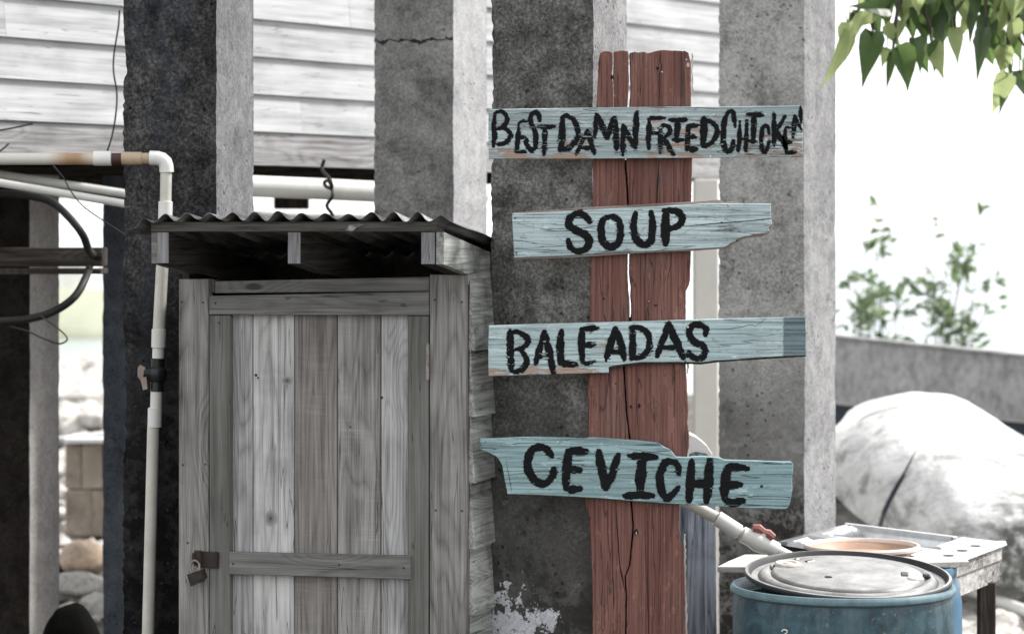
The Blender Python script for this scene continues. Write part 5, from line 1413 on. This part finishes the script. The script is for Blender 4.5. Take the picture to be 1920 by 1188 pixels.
def shrub(px0, Yc, specs, label, seed, dens=.8):
    r = random.Random(seed)
    b = empty('shrub', W(px0, 700, Yc).xy.to_3d()); tag(b, label, 'shrub', 'thin shrubs behind the grey plank wall')
    stems = MB(); lv = MB()
    base = Vector((W(px0, 0, Yc).x, Yc, 0))
    for (tx, ty, nl, sp) in specs:
        tip = W(tx, ty, Yc + r.uniform(-.4, .4))
        mid = base.lerp(tip, .5) + Vector((r.uniform(-.1, .1), r.uniform(-.1, .1), .05))
        P = catmull([base, mid, tip], 6)
        stems.tube(P, [.005 * (1 - i / len(P)) + .002 for i in range(len(P))], 5)
        for k in range(max(2, int(nl * dens / 5))):
            t = 1 - r.random() ** 1.2 * .42
            q = P[min(len(P) - 1, int(t * (len(P) - 1)))]
            dv = Vector((r.gauss(0, 1), r.gauss(0, .8), r.gauss(.5, .6))).normalized() * (sp * r.uniform(1.6, 3.6) + .03)
            tw_ = catmull([q, q + dv * .55 + Vector((0, 0, -.01)), q + dv], 4)
            stems.tube(tw_, [.0035 - .0022 * i / len(tw_) for i in range(len(tw_))], 4)
            for m_ in range(r.randint(4, 7)):
                c = tw_[min(len(tw_) - 1, 2 + int(r.random() * (len(tw_) - 2)))]
                ld = (dv.normalized() + Vector((r.gauss(0, .8), r.gauss(0, .8), r.gauss(0, .6)))).normalized()
                leaf_geo(lv, c, ld, Vector((r.gauss(0, .6), r.gauss(-.3, .6), 1)), r.uniform(.06, .13), r.uniform(.035, .065), .25, .25)
    stems.build('stems', M['twig'], b, fix=False); f_ = lv.build('foliage', M['leafshrub'], b, fix=False); f_['kind'] = 'stuff'
shrub(1640, 19.6, [(1657, 368, 14, .03), (1627, 420, 24, .06), (1692, 440, 16, .04), (1640, 470, 30, .07), (1605, 520, 34, .07), (1665, 545, 46, .09), (1640, 580, 50, .10), (1690, 560, 30, .08), (1600, 590, 40, .10), (1710, 540, 16, .06), (1585, 480, 14, .05), (1590, 640, 26, .07), (1650, 610, 34, .09), (1618, 545, 24, .08)], 'left thin green shrub, showing just right of the pale pier', 3)
shrub(1762, 19.2, [(1836, 392, 14, .03), (1795, 440, 30, .06), (1838, 455, 26, .06), (1780, 480, 40, .08), (1812, 480, 36, .07), (1750, 505, 30, .06), (1845, 525, 24, .05), (1800, 530, 40, .09), (1805, 575, 34, .09), (1850, 570, 18, .04), (1760, 590, 24, .08), (1790, 615, 30, .07), (1740, 560, 16, .06), (1825, 560, 24, .06)], 'right thin green shrub above the grey plank wall', 4)

# ------------------------------------------------------------------ leafy branch, top right
YL = 5.35
br = empty('leafy_branch', W(1860, -120, YL)); tag(br, 'hanging branch of heart shaped green leaves at the top right corner', 'branch')
r = random.Random(11)
leaves = [((1589,57),(1552,175),38,1,0),((1592,42),(1590,118),50,1,-.02),((1637,60),(1616,168),58,0,.02),((1672,98),(1663,176),20,0,0),((1681,86),(1722,178),58,0,-.02),((1713,72),(1733,132),40,0,.03),
 ((1748,80),(1768,148),50,1,.02),((1746,78),(1773,150),46,0,.0),((1790,52),(1796,122),42,1,.01),((1733,12),(1772,84),78,0,.04),((1700,-12),(1712,76),66,0,.05),((1668,18),(1603,6),44,0,0),((1718,-16),(1721,28),32,1,-.02),
 ((1848,58),(1860,136),58,0,.03),((1843,52),(1831,157),38,0,.0),((1850,-30),(1840,52),62,0,.04),((1893,138),(1849,218),52,1,0),((1896,140),(1872,206),40,0,-.01),((1912,132),(1928,192),50,0,0),((1886,84),(1877,146),42,1,.02),
 ((1876,18),(1864,82),42,1,.03),((1905,-12),(1899,42),48,1,.02),((1800,-4),(1813,46),34,1,.02),((1634,22),(1610,54),34,1,.02),((1660,46),(1690,92),30,1,.03),((1690,40),(1672,96),34,1,.05),((1640,-20),(1632,30),50,0,.05),
 ((1770,-30),(1800,30),60,0,.05),((1870,-40),(1885,30),56,0,.05),((1820,-20),(1826,60),52,0,.06),((1870,60),(1892,128),48,0,.05),((1930,10),(1925,90),54,0,.04),((1740,-40),(1752,22),56,0,.05),((1815,20),(1800,80),34,1,.05),((1895,60),(1915,120),40,0,.05),
 ((1655,-10),(1668,60),50,0,.07),((1610,20),(1600,80),36,1,.04),((1680,-40),(1672,10),60,0,.03),((1830,-50),(1812,0),60,0,.03),((1930,-40),(1915,10),60,0,.03),((1935,110),(1920,150),40,1,.02),((1722,100),(1742,140),30,0,.06),((1664,90),(1652,130),26,1,.05)]
for _k in range(26):
    _x = r.uniform(1630, 1930); _y = r.uniform(-60, 38 if _x > 1740 else 12)
    leaves.append(((_x, _y), (_x + r.uniform(-34, 34), _y + r.uniform(40, 82)), r.uniform(34, 62), int(r.random() < .3), r.uniform(.02, .10)))
tw = [[(1990,-160),(1890,-40),(1800,-30),(1720,-20),(1650,-5),(1600,25)],[(1870,-60),(1892,5),(1899,45),(1920,85),(1960,130)],[(1800,-30),(1790,30),(1792,55)],[(1720,-20),(1742,40),(1748,80)],[(1690,-15),(1678,50),(1675,95)],[(1640,0),(1636,40),(1637,60)],[(1850,-45),(1848,10),(1850,60)],[(1895,25),(1890,90),(1893,138)],[(1600,25),(1592,40),(1589,57)]]
for tpt in tw:
    mb = MB(); P = catmull([W(x, y, YL + .03) for x, y in tpt], 6); n_ = len(P)
    mb.tube(P, [.0050 * (1 - .6 * i / n_) for i in range(n_)], 6); mb.build('twig', M['twig'], br, smooth=True)
for (b_, t_, w_, pale, dy) in leaves:
    base = W(*b_, YL + dy + r.uniform(-.04, .04)); tip = W(*t_, YL + dy + r.uniform(-.05, .05)); d = tip - base
    mb = MB(); up = Vector((r.gauss(0, .35), -1, r.gauss(0, .25)))
    leaf_geo(mb, base, d, up, d.length, w_ / F * YL * r.uniform(.72, .92), r.uniform(.1, .8), r.uniform(-.15, .5), True)
    mb.tube([base + Vector((0, .005, 0)), base.lerp(W(b_[0] + r.uniform(-8, 8), b_[1] - 28, YL + .03), 1.0)], .0016, 4)
    mb.build('leaf', M['leafpale' if pale else 'leafdark'], br, smooth=False, fix=False)
print('tris', sum(len(o.data.polygons) for o in bpy.data.objects if o.type == 'MESH'))
